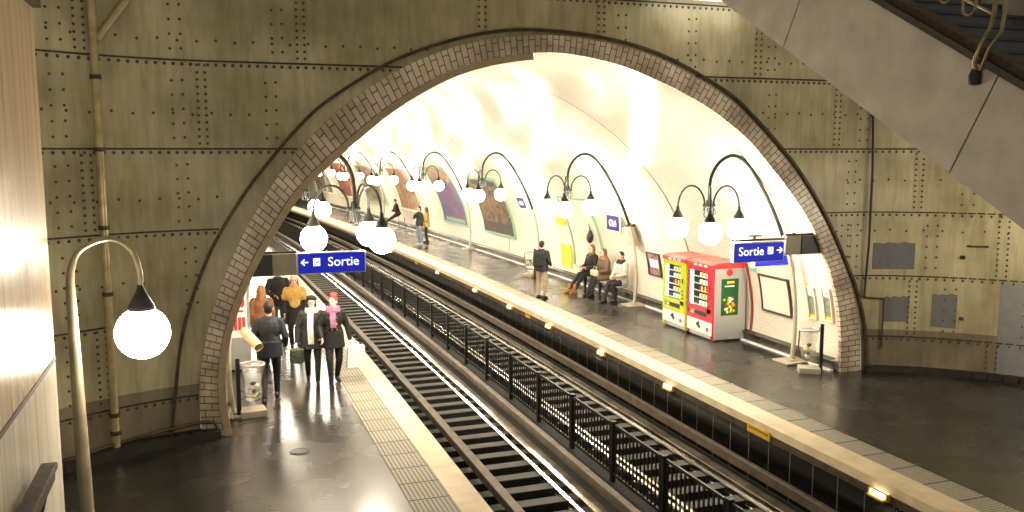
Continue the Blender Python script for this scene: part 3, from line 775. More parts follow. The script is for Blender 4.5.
def poster(label, s0, s1, z0, z1, art, frame, fw=.06, cat='poster', group=None, extra=None, name='poster'):
    t = thing(name, label, cat, W((s0 + s1) / 2, wall_x(z0), z0), 0, group); o = Vector(t.location)
    def put(mb, nm, m):
        mb.v = [tuple(Vector(p) - o) for p in mb.v]; return mb.build(nm, m, t, smooth=True)
    mb = MB()
    for (a, b, c, d) in ((s0 - fw, s1 + fw, z0 - fw, z0), (s0 - fw, s1 + fw, z1, z1 + fw), (s0 - fw, s0, z0, z1), (s1, s1 + fw, z0, z1)):
        on_wall(mb, a, b, c, d, -.02, .06)
    put(mb, 'frame', frame)
    put(on_wall(MB(), s0, s1, z0, z1, -.01, .03, 10), 'picture', art)
    for (a, b, c, d, m, nm) in (extra or []):
        put(on_wall(MB(), s0 + (s1 - s0) * a, s0 + (s1 - s0) * b, z0 + (z1 - z0) * c, z0 + (z1 - z0) * d, .02, .04, 3), nm, m)
    return t
M['blank'] = mat('blank_poster', (.80, .74, .62), .4)
M['p_blank2'] = mat_art('faded_poster', [(.82, .74, .6), (.8, .72, .6), (.74, .62, .5)], 1.2, seed=4)
M['p_green'] = mat('grey_info_sheet', (.22, .25, .2), .4, var=.35, vscale=18)
M['p_purple'] = mat_art('purple_notice', [(.12, .02, .06), (.35, .05, .12), (.6, .5, .5), (.1, .03, .12)], 5, seed=2)
M['p_brown'] = mat_art('brown_poster_art', [(.03, .015, .01), (.22, .09, .04), (.45, .27, .15), (.05, .07, .02), (.14, .03, .015), (.5, .45, .35)], 4.5, seed=1.3)
M['p_blue'] = mat_art('blue_poster_art', [(.015, .02, .16), (.06, .09, .34), (.40, .05, .16), (.03, .14, .38), (.14, .05, .24), (.5, .42, .5)], 3.2, seed=3.1)
M['p_red'] = mat_art('red_poster_art', [(.42, .06, .03), (.6, .32, .25), (.45, .12, .15), (.6, .25, .06), (.6, .5, .42)], 2.6, seed=5.7)
M['p_yel'] = mat_art('yellow_poster_art', [(.55, .33, .05), (.42, .14, .05), (.6, .5, .33), (.2, .25, .08)], 2.6, seed=8.7)
M['p_pink'] = mat_art('pink_poster_art', [(.5, .12, .15), (.6, .4, .36), (.16, .22, .1), (.5, .25, .1)], 2.6, seed=9.7)
poster('empty white panel in a dark rounded frame on the tiled wall right of the vending machines', 15.62, 16.62, .84, 1.62, M['blank'], M['brown_frame'], .035, 'panel', None, None, 'wall_panel')
mb = MB(); on_wall(mb, 16.72, 16.95, 1.68, 1.8, .0, .05); tag(mb.build('wall_plate', M['green_frame']), 'tiny green plate at the corner of the empty dark frame', 'sign')
for s0, s1, z0, z1, lab in ((14.76, 14.97, .95, 1.58, 'narrow grey-green notice on the pier, the left one of two'), (14.26, 14.47, .98, 1.64, 'narrow grey-green notice on the pier, the right one nearer the arch')):
    poster(lab, s0, s1, z0, z1, M['p_green'], M['blank'], .02, 'notice', 'notices on the pier', [(0, 1, .74, 1, M['white'], 'header'), (.3, .7, .8, .92, M['black'], 'symbol'), (.05, .95, .0, .1, M['yellow'], 'footer')], 'notice')
poster('dark red and purple notice on the wall left of the yellow vending machine', 21.3, 21.95, .94, 1.54, M['p_purple'], M['brown_frame'], .03, 'notice', None, [(.15, .85, .35, .72, M['white'], 'label_field')], 'notice')
# station name plate
z0, z1 = 2.08, 2.52
t = thing('name_plate', 'blue station name plate reading Cité on the wall above the seated people', 'sign', W(23.15, wall_x(2.08), 2.08)); o = Vector(t.location)
xa = wall_x(z0) - .30; xb = xa - .03; tilt = math.atan2(xa - xb, z1 - z0)
B3 = Matrix(((0, 0, 0, 0),) * 4)
ey = Vector((0, 1, 0)); up = Vector((-(xa - xb), 0, z1 - z0)).normalized(); nrm = (-ey).cross(up)  # faces the track
mid = Vector(((xa + xb) / 2 - sh(23.15), 23.15, (z0 + z1) / 2)) - o
def plate_mtx(off): 
    m = Matrix.Identity(4)
    for i in range(3): m[i][0] = -ey[i]; m[i][1] = up[i]; m[i][2] = nrm[i]; m[i][3] = (mid + nrm * off)[i]
    return m
R3 = plate_mtx(0).to_3x3()
if nrm.x > 0: nrm = -nrm
MB().box(mid, (.86, .48, .03), R3, bevel=.008).build('plate', M['white'], t)
MB().box(mid + nrm * .018, (.82, .44, .012), R3).build('sign_face', M['blue_deep'], t)
MB().tube([mid + Vector((.0, 0, .1)), mid + Vector((.35, 0, .12))], .02, 6).build('wall_arm', M['dark_metal'], t)
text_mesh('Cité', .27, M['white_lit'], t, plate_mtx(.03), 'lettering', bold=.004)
# small far name plate
t = thing('name_plate', 'smaller looking blue name plate further back beside the globes', 'sign', W(30.9, wall_x(2.2), 2.2)); o = Vector(t.location)
def rel(mb): mb.v = [tuple(Vector(p) - o) for p in mb.v]; return mb
rel(on_wall(MB(), 30.5, 31.3, 2.2, 2.7, .0, .05)).build('plate', M['white'], t)
rel(on_wall(MB(), 30.55, 31.25, 2.25, 2.65, .04, .06)).build('sign_face', M['blue_deep'], t)
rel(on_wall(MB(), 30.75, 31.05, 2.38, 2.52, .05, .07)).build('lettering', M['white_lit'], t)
poster('large pale empty poster in a rounded green frame behind the seated people', 24.95, 27.1, .58, 2.85, M['p_blank2'], M['green_frame'], .07)
poster('tall yellow notice on the wall between the standing man and the green frame', 27.42, 28.2, .42, 1.15, M['yellow'], M['yellow'], .01, 'notice', None, None, 'notice')
poster('small yellow notice higher up over the tall yellow one', 27.5, 28.05, 1.87, 2.12, M['yellow'], M['yellow'], .01, 'notice', None, None, 'notice')
poster('brown group picture poster in a green frame beyond the standing man', 32.8, 36.3, .95, 3.22, M['p_brown'], M['green_frame'], .1, extra=[(.0, 1, .02, .2, M['brown_frame'], 'caption_band'), (.06, .6, .08, .12, M['white'], 'caption'), (.0, .1, .02, .2, M['red'], 'corner_mark'), (.1, .9, .9, .97, M['dark_metal'], 'headline')])
poster('blue and magenta abstract poster beside the standing pair', 38.7, 42.2, .95, 3.6, M['p_blue'], M['green_frame'], .1, extra=[(0, 1, .78, 1, M['p_yel'], 'orange_band'), (.1, .9, .02, .08, M['green_frame'], 'caption_band')])
poster('yellow and orange poster behind the leaning man', 46.3, 50.3, 1.1, 3.4, M['p_yel'], M['blank'], .1)
poster('pink and orange poster past the leaning man', 53.5, 57.8, 1.1, 3.4, M['p_pink'], M['green_frame'], .1)
poster('red and orange poster high in the distance', 60.5, 66, 1.1, 3.5, M['p_red'], M['blank'], .1)
poster('farthest pink poster near the deep end', 68.5, 74, 1.1, 3.5, M['p_pink'], M['blank'], .1)

def wall_tube(label, s, z0, z1, r, m, name='wall_cable', lean=0, cat='cable'):
    mb = MB(); pts = []
    for i in range(15):
        z = z0 + (z1 - z0) * i / 14; pts.append(W(s - lean * i / 14, wall_x(z) - r - .005, z))
    mb.tube(pts, r, 8); return tag(mb.build(name, m, smooth=True), label, cat)
wall_tube('oxide red strip curving down the tiles right of the red vending machine', 17.06, .03, 2.35, .03, M['redbrown'], 'wall_pipe', cat='pipe')
# projector / loudspeakers fixed on posts
t = thing('loudspeaker', 'black oval loudspeaker hanging near the green frame above the seated people', 'loudspeaker', W(25.4, wall_x(1.7) - .14, 1.67))
MB().ell((0, 0, 0), (.09, .14, .22)).build('housing', M['black'], t, smooth='all'); MB().ell((-.06, 0, -.02), (.045, .1, .16)).build('grille', M['dark_metal'], t, smooth='all')
MB().tube([(.12, 0, .05), (.0, 0, .02)], .02, 6).build('bracket', M['black'], t); MB().tube([(.0, 0, .2), (-.05, .1, .6), (-.3, .5, 1.2)], .015, 6).build('cable', M['black'], t)
t = thing('equipment_box', 'tilted beige box on the wall right of the station name plate', 'box', W(22.3, wall_x(2.0) - .22, 1.98))
MB().box((0, 0, 0), (.22, .36, .55), Matrix.Rotation(-.4, 3, 'Y'), bevel=.02).build('housing', M['beige_metal'], t)
MB().box((-.02, 0, .3), (.16, .3, .08), Matrix.Rotation(-.4, 3, 'Y')).build('lid', M['black'], t)

# vending machines
def vend(name, label, loc, w, d, h, colm, drop):
    """front faces -x (the track); y runs along the wall, local origin at the front foot, right end"""
    t = thing(name, label, 'vending machine', loc)
    MB().box((d / 2, w / 2, h / 2 - .01), (d, w - .01, h - .10), bevel=.015).build('cabinet', M['silver'], t)
    MB().box((d / 2 + .01, w / 2, .045), (d - .05, w - .04, .09)).build('plinth', M['black'], t)
    mb = MB(); fr = .07
    mb.box((-.015, fr / 2, h / 2), (.04, fr, h - .12)); mb.box((-.015, w - fr / 2, h / 2), (.04, fr, h - .12))
    mb.box((-.015, .16, .98), (.045, .17, 1.3))
    mb.box((-.015, w / 2, .49), (.05, w - .01, .10)); mb.box((-.015, w / 2, .70), (.045, w - .01, .10)); mb.box((-.015, w / 2, h - .13), (.05, w - .01, .12))
    mb.build('door_frame', colm, t)
    MB().box((-.02, w / 2, .29), (.04, w - .03, .31), bevel=.01).build('delivery_panel', M['white'], t)
    mb = MB(); mb.box((-.045, w * .52, .3), (.03, .17, .05), Matrix.Rotation(.5, 3, 'X')); mb.box((-.05, w * .52, .34), (.02, .05, .1), Matrix.Rotation(.5, 3, 'X')); mb.build('delivery_handle', M['black'], t)
    mb = MB(); mb.tube([(-.045, .2, .26), (-.035, .2, .26)], .05, 12); mb.build('coin_return', M['pink_red'], t)
    MB().box((-.02, w * .45, .595), (.03, w * .5, .085)).build('delivery_slot', M['dark_metal'], t)
    z0, z1 = .76, h - .2; y0, y1 = .26, w - .08
    MB().box((.0, (y0 + y1) / 2, (z0 + z1) / 2), (.02, y1 - y0, z1 - z0)).build('window', M['glass_dark'], t)
    MB().box((-.014, y1 - .09, (z0 + z1) / 2), (.012, .16, z1 - z0 - .02)).build('side_strip', M['aqua_lit'], t)
    cols = [M['aqua_lit'], M['yellow'], M['white'], M['lime'], M['red'], M['orange_sign']]
    for i in range(5):
        z = z0 + .03 + i * (z1 - z0) / 5
        sf = MB().box((-.014, y0 + (y1 - y0 - .18) / 2, z), (.014, y1 - y0 - .2, .025)).build('shelf', M['shelf'], t)
        mb = MB()
        for k in range(5):
            mb.cur = (i * 2 + k * 3) % 6
            mb.box((-.016, y0 + .03 + k * .072, z + .06 + .01 * (k % 2)), (.014, .045, .085 + .02 * (k % 2)), bevel=.004)
        mb.build('product_row', cols, sf)
    MB().box((-.04, .14, 1.25), (.012, .06, .11)).build('keypad', M['black'], t)
    mb = MB()
    for k in range(3): mb.box((-.042, .14, 1.0 - .09 * k), (.012, .045, .04))
    mb.build('coin_slot', M['dark_metal'], t)
    # sloping top
    MB().prism([(-.07, h - .09), (-.07, h - .01), (.1, h + .05), (d - .1, h + .05), (d, h - .09)], .0, w, 'y').build('canopy', colm if drop else M['red'], t)
    for k in range(3): MB().box((-.075, w * .25 + .22 * k, h - .05), (.012, .12, .045)).build('canopy_sign', M['white'], t)
    return t
v1 = vend('vending_machine', 'red vending machine with silver side, the right one of the pair', (10.98, 17.16, 0), 1.13, .86, 1.80, M['pink_red'], False)
v2 = vend('vending_machine', 'lime yellow framed vending machine, the left one of the pair', (10.95, 18.33, 0), 1.1, .86, 1.80, M['lime'], False)
# advert on the side panel of the red machine
MB().box((.42, .004, 1.04), (.46, .012, .86), bevel=.003).build('side_poster', M['green_ad'], v1)['label'] = 'green advertising picture on the silver side'
random.seed(3)
fl = [M['red'], M['orange_sign'], M['yellow'], M['lime'], M['white']]
for k in range(26):
    MB().ell((.27 + random.random() * .3, -.004, .68 + random.random() * .36), (.036, .006, .036), 8, 5).build('picture_blot', fl[k % 5], v1)
MB().box((.43, -.004, 1.39), (.2, .006, .05)).build('headline', M['yellow'], v1); MB().box((.40, -.004, 1.30), (.26, .006, .03)).build('headline', M['white'], v1)
mb = MB(); mb.tube([(.4, .012, 1.62), (.4, -.006, 1.62)], .085, 20); mb.build('round_emblem', M['red'], v1)
mb = MB(); mb.tube([(.4, .0, 1.62), (.4, -.01, 1.62)], .045, 16); mb.build('emblem_heart', M['pink_red'], v1)
MB().box((.42, .002, .30), (.62, .014, .36)).build('side_kick_panel', M['silver'], v1)
MB().prism([(.62, .12), (.86, .12), (.86, 1.74), (.7, 1.74)], .06, .09, 'y').build('side_rib', M['silver'], v1)

# left vending machine, only its printed side shows
v3 = vend('vending_machine', 'red and white vending machine behind the waste bag holder on the left platform', (.98, 18.9, 0), .95, .48, 1.80, M['silver'], True)
v3.rotation_euler = (0, 0, PI); v3.location = (.70, 18.95, 0)
# after the half turn the side facing the camera is the local far end (y = .95)
L3 = .955
MB().box((.24, L3, 1.22), (.44, .012, 1.05)).build('side_poster', M['white'], v3)['label'] = 'white and red printed side panel'
for k in range(5): MB().box((.09 + .076 * k, L3 + .01, .98), (.058, .012, .26), bevel=.004).build('printed_block', M['red'], v3)
for k in range(4): MB().ell((.11 + .085 * k, L3 + .01, 1.42 + .03 * (k % 2)), (.05, .008, .11), 10, 6).build('printed_blot', M['red'], v3)
MB().box((.24, L3 + .01, 1.24), (.3, .01, .04)).build('printed_line', M['red'], v3)
MB().box((.24, L3, .38), (.45, .014, .5)).build('side_kick_panel', M['silver'], v3)

# waste bag holders with black post
def bag_holder(label, loc, rz, post=True):
    t = thing('waste_bag_holder', label, 'waste bag', loc, rz)
    MB().box((0, 0, .5), (.07, .05, 1.0), bevel=.01).build('post', M['black'], t)
    MB().box((.22, 0, .06), (.42, .34, .12), bevel=.015).build('foot_block', M['beige_metal'], t)
    ring = [(.24 + .19 * math.cos(2 * PI * k / 24), .19 * math.sin(2 * PI * k / 24), .88) for k in range(25)]
    mb = MB(); mb.tube(ring, .022, 8); mb.tube([(.02, 0, .93), (.08, 0, .9)], .02, 6); mb.build('ring', M['silver'], t, smooth=True)
    mb = MB(); mb.tube([(.43, 0, .88), (.44, 0, .5), (.40, 0, .3), (.26, 0, .24)], .014, 6); mb.build('guard_hoop', M['rust'], t, smooth=True)
    prof = [(.04, -.62), (.12, -.60), (.15, -.45), (.13, -.3), (.17, -.12), (.18, 0), (.19, .02)]
    g = MB().lathe(prof, 18, (.24, 0, .87)); o = g.build('bag', M['bag_clear'], t, smooth=True)
    mb = MB(); random.seed(5); mb2 = []
    for k in range(7): mb.cur = k % 4; mb.ell((.24 + random.uniform(-.06, .06), random.uniform(-.06, .06), .32 + .05 * k * .8), (.05, .05, .035), 8, 5)
    mb.build('rubbish', [M['yellow'], M['white'], M['wood_old'], M['bag_clear']], t)
    return t
b1 = bag_holder('clear waste bag on a ring and black post, left foot of the arch', (.38, 14.85, 0), .1)
b2 = dup(b1, (11.48, 14.02, 0), 2.6, 'clear waste bag on a ring and black post, right foot of the arch'); 
b3 = dup(b1, W(28.3, 10.95, 0), 2.2, 'small far waste bag and black post left of the man with the backpack')

# benches
t = thing('bench', 'low slatted wall bench under the three seated people', 'bench', W(23.95, 11.5, 0)); bn = t
for k in range(4): MB().box((-.22 + .13 * k, -.05, .47), (.10, 2.75, .035), bevel=.008).build('seat_slat', M['seatpl'], t)
for y in (-1.1, 0, 1.1):
    MB().prism([(-.2, .0), (-.14, 0), (-.1, .39), (.2, .39), (.2, .45), (-.22, .45)], y - .03, y + .03, 'y').build('bench_leg', M['dark_metal'], t)
# red-yellow small chairs further back hidden by people are left out

# ------------------------------------------------------------------ shaft: boards at left, stairs at right
XH = -1.02
mb = MB(); mb.box((XH - .05, 3.7, 4.2), (.1, 5.68, 2.36)); hl = mb.build('wall_left', M['board']); struct(hl)
mb = MB(); mb.box((XH - .045, 3.7, 1.5), (.09, 5.68, 3.04)); struct(mb.build('wall_left_lower', M['board_pale']))
mb = MB(); mb.box((XH - .045, 3.7, 3.03), (.10, 5.69, .03)); struct(mb.build('trim_13', M['wood_old']))
mb = MB(); mb.box((XH - .03, 3.7, 5.43), (.16, 5.7, .12)); struct(mb.build('trim_14', M['wood_old']))
t = thing('handrail', 'worn dark wooden handrail on a bracket at the pale boards, bottom left', 'handrail', (XH + .085, 4.22, 2.54))
mb = MB(); mb.box((0, 0, .06), (.09, 2.7, .04), bevel=.01); mb.box((0, 0, .01), (.06, 2.66, .06)); mb.build('rail', M['wood_old'], t)
for y in (1.1, -.4):
    MB().tube([(-.075, y, -.18), (-.03, y, -.16), (.0, y, -.04)], .02, 8).build('rail_bracket', M['black'], t, smooth=True)
    MB().box((-.07, y, -.18), (.03, .1, .14), bevel=.01).build('bracket_plate', M['silver'], t)

# stairs climbing away over the tracks
SX = 6.5; SL = .553
def zl(y): return 3.78 + (y - 5.47) * SL
t = thing('staircase', 'grey stair flight crossing the upper right corner, climbing towards the wall', 'staircase', (SX, 5.5, 0))
def slant(x0, x1, y0, y1, o0, o1):
    y0 -= 5.5; y1 -= 5.5; z = lambda y, o: zl(y + 5.5) + o
    return MB().prism([(y0, z(y0, o0)), (y1, z(y1, o0)), (y1, z(y1, o1)), (y0, z(y0, o1))], x0, x1, 'x')
cuts = [1.5, 3.6]
# joints cut square to the slope: panels with thin dark gaps between them
js = [1.2, 3.6, 6.05, 8.6, 11.2, 13.6]
for a, b in zip(js[:-1], js[1:]):
    # a and b: y of the joint at the panel's middle; the joint leans back, bottom further
    y = lambda y0, o: y0 - 5.5 + (0.57 - o) * .42
    z = lambda yy, o: zl(yy + 5.5) + o
    g = .008
    P = [(y(a, 0) + g, z(y(a, 0) + g, 0)), (y(b, 0) - g, z(y(b, 0) - g, 0)), (y(b, 1.14) - g, z(y(b, 1.14) - g, 1.14)), (y(a, 1.14) + g, z(y(a, 1.14) + g, 1.14))]
    MB().prism(P, 0, .12, 'x').build('stringer_panel', M['stringer'], t)
slant(.02, .10, 1.2, 13.6, .02, 1.12).build('stringer_core', M['darkpipe'], t)
slant(-.04, .2, 1.2, 13.5, 1.12, 1.19).build('ledge', M['grime'], t)
slant(.0, .16, 1.2, 13.5, 1.19, 1.27).build('ledge', M['wood_old'], t)
slant(2.2, 2.3, 1.2, 13.5, -.1, 1.2).build('stringer_panel', M['stringer'], t)
n = 38; mb = MB(); nb = MB()
for i in range(n):
    y0 = 1.6 + i * .31; z1 = zl(y0) + 1.02
    mb.box((1.22, y0 - 5.5 + .16, z1 - .09), (2.0, .32, .171)); nb.box((1.22, y0 - 5.5 - .005, z1 - .01), (2.0, .04, .03))
mb.build('steps', M['step'], t); nb.build('step_nosings', M['nosing'], t)
slant(.12, 2.2, 1.2, 13.5, .5, .6).build('soffit', M['stringer'], t)
# wrought railing bolted to the side of the stair
r = thing('stair_railing', 'pale scrolled iron railing bolted to the side of the upper right stairs', 'railing', (SX, 5.95, 0))
def zz(y): return zl(5.95 + y)
for y0 in (-2.05, -.08, 1.9):
    b = zz(y0) + .34
    mb = MB(); mb.tube([(-.03, y0 + .16, b + .78), (-.07, y0 + .15, b + .88), (-.09, y0 + .07, b + 1.02), (-.07, y0 + .0, b + 1.16), (-.04, y0, b + 1.3), (-.04, y0 - .0, b + 2.3)], .02, 8)
    mb.tube([(-.03, y0 + .12, b + .80), (-.05, y0 + .02, b + .98), (-.05, y0 - .09, b + 1.10), (-.04, y0 - .1, b + 1.25), (-.04, y0 - .1, b + 2.25)], .017, 8); mb.build('post', M['lamp_pole'], r, smooth=True)
    mb = MB(); mb.lathe([(.0, -.09), (.05, -.08), (.055, 0), (.03, .06)], 10, (-.03, y0 + .17, b + .76)); mb.build('anchor', M['black'], r, smooth=True)
    mb = MB()
    for k in (1, 2, 3):
        yy = y0 + .27 * k; bb = zz(yy)
        q = [(-.04, yy + .07 * math.cos(PI + PI * j / 8), bb + 1.55 + .07 * math.sin(PI + PI * j / 8)) for j in range(9)]
        mb.tube([(-.04, yy - .07, bb + 2.2)] + q + [(-.04, yy + .07, bb + 2.2)], .014, 6)
    mb.tube([(-.04, y0, zz(y0) + 1.6), (-.04, y0 + 1.1, zz(y0 + 1.1) + 1.6)], .012, 6)
    mb.build('scroll_bars', M['lamp_pole'], r, smooth=True)
MB().tube([(-.04, -1.2, zz(-1.2) + 2.3), (-.04, 3.4, zz(3.4) + 2.3)], .035, 8).build('top_rail', M['lamp_pole'], r, smooth=True)

# ceiling lamp batten at the top and shaft ceiling
t = thing('tube_light', 'lit white tube light high on the riveted wall over the arch', 'light', (8.5, 13.55, 7.07))
MB().box((0, 0, .05), (1.9, .22, .08), bevel=.01).build('housing', M['white'], t); MB().box((0, 0, -.01), (1.8, .16, .05), bevel=.01).build('diffuser', M['tube'], t)
MB().box((0, .25, .05), (.1, .45, .05)).build('wall_arm', M['dark_metal'], t)

# ------------------------------------------------------------------ people
def finish(mb, name, m, parent, voxel=.01, smooth=3, label=None):
    """one continuous skin grown over the collected shapes"""
    o = mb.build(name, m, None)
    r = o.modifiers.new('r', 'REMESH'); r.mode = 'VOXEL'; r.voxel_size = voxel; r.use_smooth_shade = True
    if smooth:
        q = o.modifiers.new('s', 'SMOOTH'); q.factor = .5; q.iterations = smooth
    dg = bpy.context.evaluated_depsgraph_get(); me = bpy.data.meshes.new_from_object(o.evaluated_get(dg))
    old = o.data; bpy.data.objects.remove(o); bpy.data.meshes.remove(old)
    me.materials.clear(); me.materials.append(m); me.polygons.foreach_set('use_smooth', [True] * len(me.polygons))
    o = bpy.data.objects.new(name, me); C.objects.link(o); o.parent = parent
    if label: o['label'] = label
    return o
CM = {}
def cloth(col, rough=.8):
    k = (col, rough)
    if k not in CM: CM[k] = mat('cloth', tuple(c * (.5 if max(col) < .12 else .8) for c in col), rough, var=.22, vscale=14, bump=.4, bscale=45)
    return CM[k]
SKIN = mat('skin', (.62, .36, .25), .5, var=.06); SKIN2 = mat('skin_pale', (.72, .46, .35), .5, var=.06)
EYE = mat('eye', (.03, .02, .02), .2); LIP = mat('lips', (.45, .12, .11), .4)
def V(*a): return Vector(a)
BASE = dict(head=V(0, -.02, 1.625), neck=V(0, 0, 1.46), chest=V(0, .0, 1.27), belly=V(0, 0, 1.08), pelvis=V(0, 0, .95),
    shL=V(.175, 0, 1.40), elL=V(.235, .03, 1.13), wrL=V(.23, -.07, .89), shR=V(-.175, 0, 1.40), elR=V(-.235, .03, 1.13), wrR=V(-.23, -.07, .89),
    hiL=V(.09, 0, .92), knL=V(.10, -.03, .50), anL=V(.10, .03, .085), hiR=V(-.09, 0, .92), knR=V(-.10, -.03, .50), anR=V(-.10, .03, .085),
    toL=V(.02, -1, 0), toR=V(-.02, -1, 0))
def hand(mb, wr, d, side, k=1.0, curl=.7):
    """palm, four unequal curled fingers and a thumb leaving the side of the palm"""
    d = d.normalized(); side = (side - d * side.dot(d)).normalized(); nrm = d.cross(side).normalized()
    p1 = wr + d * .085
    for o in (-.026, -.009, .009, .026): mb.cap(wr + side * o * .5 + d * .01, .014, p1 + side * o, .0125, 8)
    for o, L_ in ((-.030, .058), (-.011, .074), (.009, .080), (.029, .072)):
        a = p1 + side * o; d1 = (d * math.cos(curl * .5) + nrm * math.sin(curl * .5)); d2 = (d * math.cos(curl * 1.5) + nrm * math.sin(curl * 1.5))
        b = a + d1 * L_ * .5; c = b + d2 * L_ * .5
        mb.cap(a, .0105, b, .0098, 8); mb.cap(b, .0098, c, .0088, 8)
    a = wr + d * .03 + side * .026; b = a + (d * .6 + side * .6 + nrm * .35).normalized() * .038; c = b + (d * .9 + side * .15 + nrm * .45).normalized() * .032
    mb.cap(a, .014, b, .0115, 8); mb.cap(b, .0115, c, .0095, 8)
def person(label, loc, rz, pose=None, look=None, scale=1.0, vox=.009, group=None):
    P = {k: v.copy() for k, v in BASE.items()}; L = dict(coat=(.03, .03, .035), hem=.80, legs=(.02, .02, .025), shoes=(.02, .015, .012), hair=(.06, .035, .02), style='short', yaw=0, tilt=0, skin=SKIN, girth=1.0)
    for k, v in (pose or {}).items(): P[k] = V(*v)
    L.update(look or {})
    t = thing('person', label, 'person', loc, rz, group); t.scale = (scale,) * 3
    g = L['girth']
    HR = Matrix.Rotation(L['yaw'], 3, 'Z') @ Matrix.Rotation(L['tilt'], 3, 'X'); hc = P['head']
    h = lambda x, y, z: hc + HR @ V(x, y, z)
    up = (P['neck'] - P['pelvis']).normalized()
    b = MB()
    b.ell(h(0, .012, .025), (.074, .092, .098), 18, 12, HR); b.ell(h(0, -.018, -.05), (.056, .068, .062), 14, 9, HR); b.ell(h(0, -.045, -.085), (.03, .03, .026), 10, 7, HR)
    b.cap(h(0, -.088, .012), .010, h(0, -.104, -.02), .014, 8); b.ell(h(0, -.078, .035), (.05, .014, .012), 10, 6, HR)
    for s_ in (1, -1): b.ell(h(s_ * .077, .01, -.005), (.012, .022, .032), 8, 6, HR)
    b.cap(P['neck'] + V(0, 0, -.04), .062, h(0, .015, -.06), .052)
    b.ell(P['chest'] + V(0, 0, .03), (.155 * g, .105 * g, .18)); b.ell(P['belly'], (.14 * g, .10 * g, .16)); b.ell(P['pelvis'], (.16 * g, .115 * g, .12)); b.cap(P['pelvis'], .11, P['chest'], .11)
    for s_ in 'LR':
        sg = 1 if s_ == 'L' else -1
        b.cap(P['neck'] + V(sg * .03, 0, -.05), .05, P['sh' + s_], .055)
        b.cap(P['sh' + s_], .052, P['el' + s_], .040); b.cap(P['el' + s_], .040, P['wr' + s_], .027)
        d = P['wr' + s_] - P['el' + s_]
        hand(b, P['wr' + s_], d, L.get('thumb' + s_, V(-.2 * sg, -1, 0)))
        b.cap(P['hi' + s_], .088, P['kn' + s_], .056); b.cap(P['kn' + s_], .054, P['an' + s_], .036)
        tv = P['to' + s_].normalized(); an = P['an' + s_]; b.cap(an + V(0, 0, -.03) - tv * .04, .036, an + V(0, 0, -.045) + tv * .14, .028)
    finish(b, 'body', L['skin'], t, vox, 2)
    for s_ in (1, -1): MB().ell(h(s_ * .031, -.083, .012), (.013, .008, .008), 8, 6, HR).build('eye', EYE, t, smooth='all')
    MB().ell(h(0, -.086, -.052), (.024, .010, .007), 10, 6, HR).build('mouth', LIP, t, smooth='all')
    # trousers and shoes
    b = MB(); b.ell(P['pelvis'], (.172 * g, .13 * g, .13)); 
    for s_ in 'LR':
        b.cap(P['hi' + s_], .10, P['kn' + s_], .068); b.cap(P['kn' + s_], .066, P['an' + s_] + V(0, 0, .03), L.get('cuff', .052))
    finish(b, 'trousers', cloth(L['legs']), t, vox * 1.3)
    for s_ in 'LR':
        tv = P['to' + s_].normalized(); an = P['an' + s_]; b = MB()
        b.cap(an + V(0, 0, -.032) - tv * .05, .046, an + V(0, 0, -.045) + tv * .15, .037); b.cap(an + V(0, 0, -.02), .048, an + V(0, 0, L.get('boot', .03)), .05)
        b.box(an + V(0, 0, -.075) + tv * .05, (.075, .28, .02), Matrix.Rotation(math.atan2(-tv.x, tv.y), 3, 'Z'))
        finish(b, 'shoe', cloth(L['shoes'], .45), t, .009)
    # coat
    b = MB(); k = L.get('puff', .028)
    b.ell(P['chest'] + V(0, 0, .02), (.165 * g + k, .112 * g + k, .20 + k)); b.ell(P['belly'], (.15 * g + k, .11 * g + k, .17)); b.cap(P['pelvis'] + V(0, 0, .02), .125 * g + k * .6, P['chest'], .12 * g + k * .6)
    for s_ in 'LR':
        sg = 1 if s_ == 'L' else -1
        b.cap(P['neck'] + V(sg * .035, 0, -.06), .058, P['sh' + s_], .066 + k * .3)
        b.cap(P['sh' + s_], .062 + k * .4, P['el' + s_], .052 + k * .3); b.cap(P['el' + s_], .052 + k * .3, P['wr' + s_] - (P['wr' + s_] - P['el' + s_]).normalized() * .02, .040 + k * .2)
    if L.get('seated'):
        for s_ in 'LR': b.cap(P['hi' + s_], .125, P['hi' + s_].lerp(P['kn' + s_], L.get('lap', .6)), .10)
        b.ell(P['pelvis'] + V(0, 0, .02), (.20 * g, .16, .14))
    else:
        zt = P['pelvis'].z + .12; zb = L['hem']; rx = .165 * g + k; n = 6
        px = P['pelvis'].x; py = P['pelvis'].y; vs = []; fs = []; seg = 24
        for i in range(n):
            f = i / (n - 1); z = zt + (zb - zt) * f; fl = 1 + L.get('flare', .12) * f
            for j in range(seg):
                q = 2 * PI * j / seg; w = 1 + .02 * math.sin(5 * q) * f
                vs.append((px + rx * fl * w * math.cos(q), py + (rx * .76) * fl * w * math.sin(q), z))
        for i in range(n - 1):
            for j in range(seg): fs.append((i * seg + j, i * seg + (j + 1) % seg, (i + 1) * seg + (j + 1) % seg, (i + 1) * seg + j))
        fs.append(tuple(range(seg))); fs.append(tuple((n - 1) * seg + j for j in range(seg))); b.mesh(vs, fs)
    ct = finish(b, 'coat', cloth(L['coat'], L.get('coat_rough', .7)), t, vox * 1.2)
    if L.get('collar'):
        b = MB(); pts = [P['neck'] + V(.085 * math.cos(q), .078 * math.sin(q) - .005, .0) for q in [2 * PI * j / 14 for j in range(15)]]
        for a, c in zip(pts[:-1], pts[1:]): b.cap(a, .034, c, .034, 8)
        finish(b, 'collar', cloth(L['collar']), t, .012)
    # hair
    b = MB(); st = L['style']
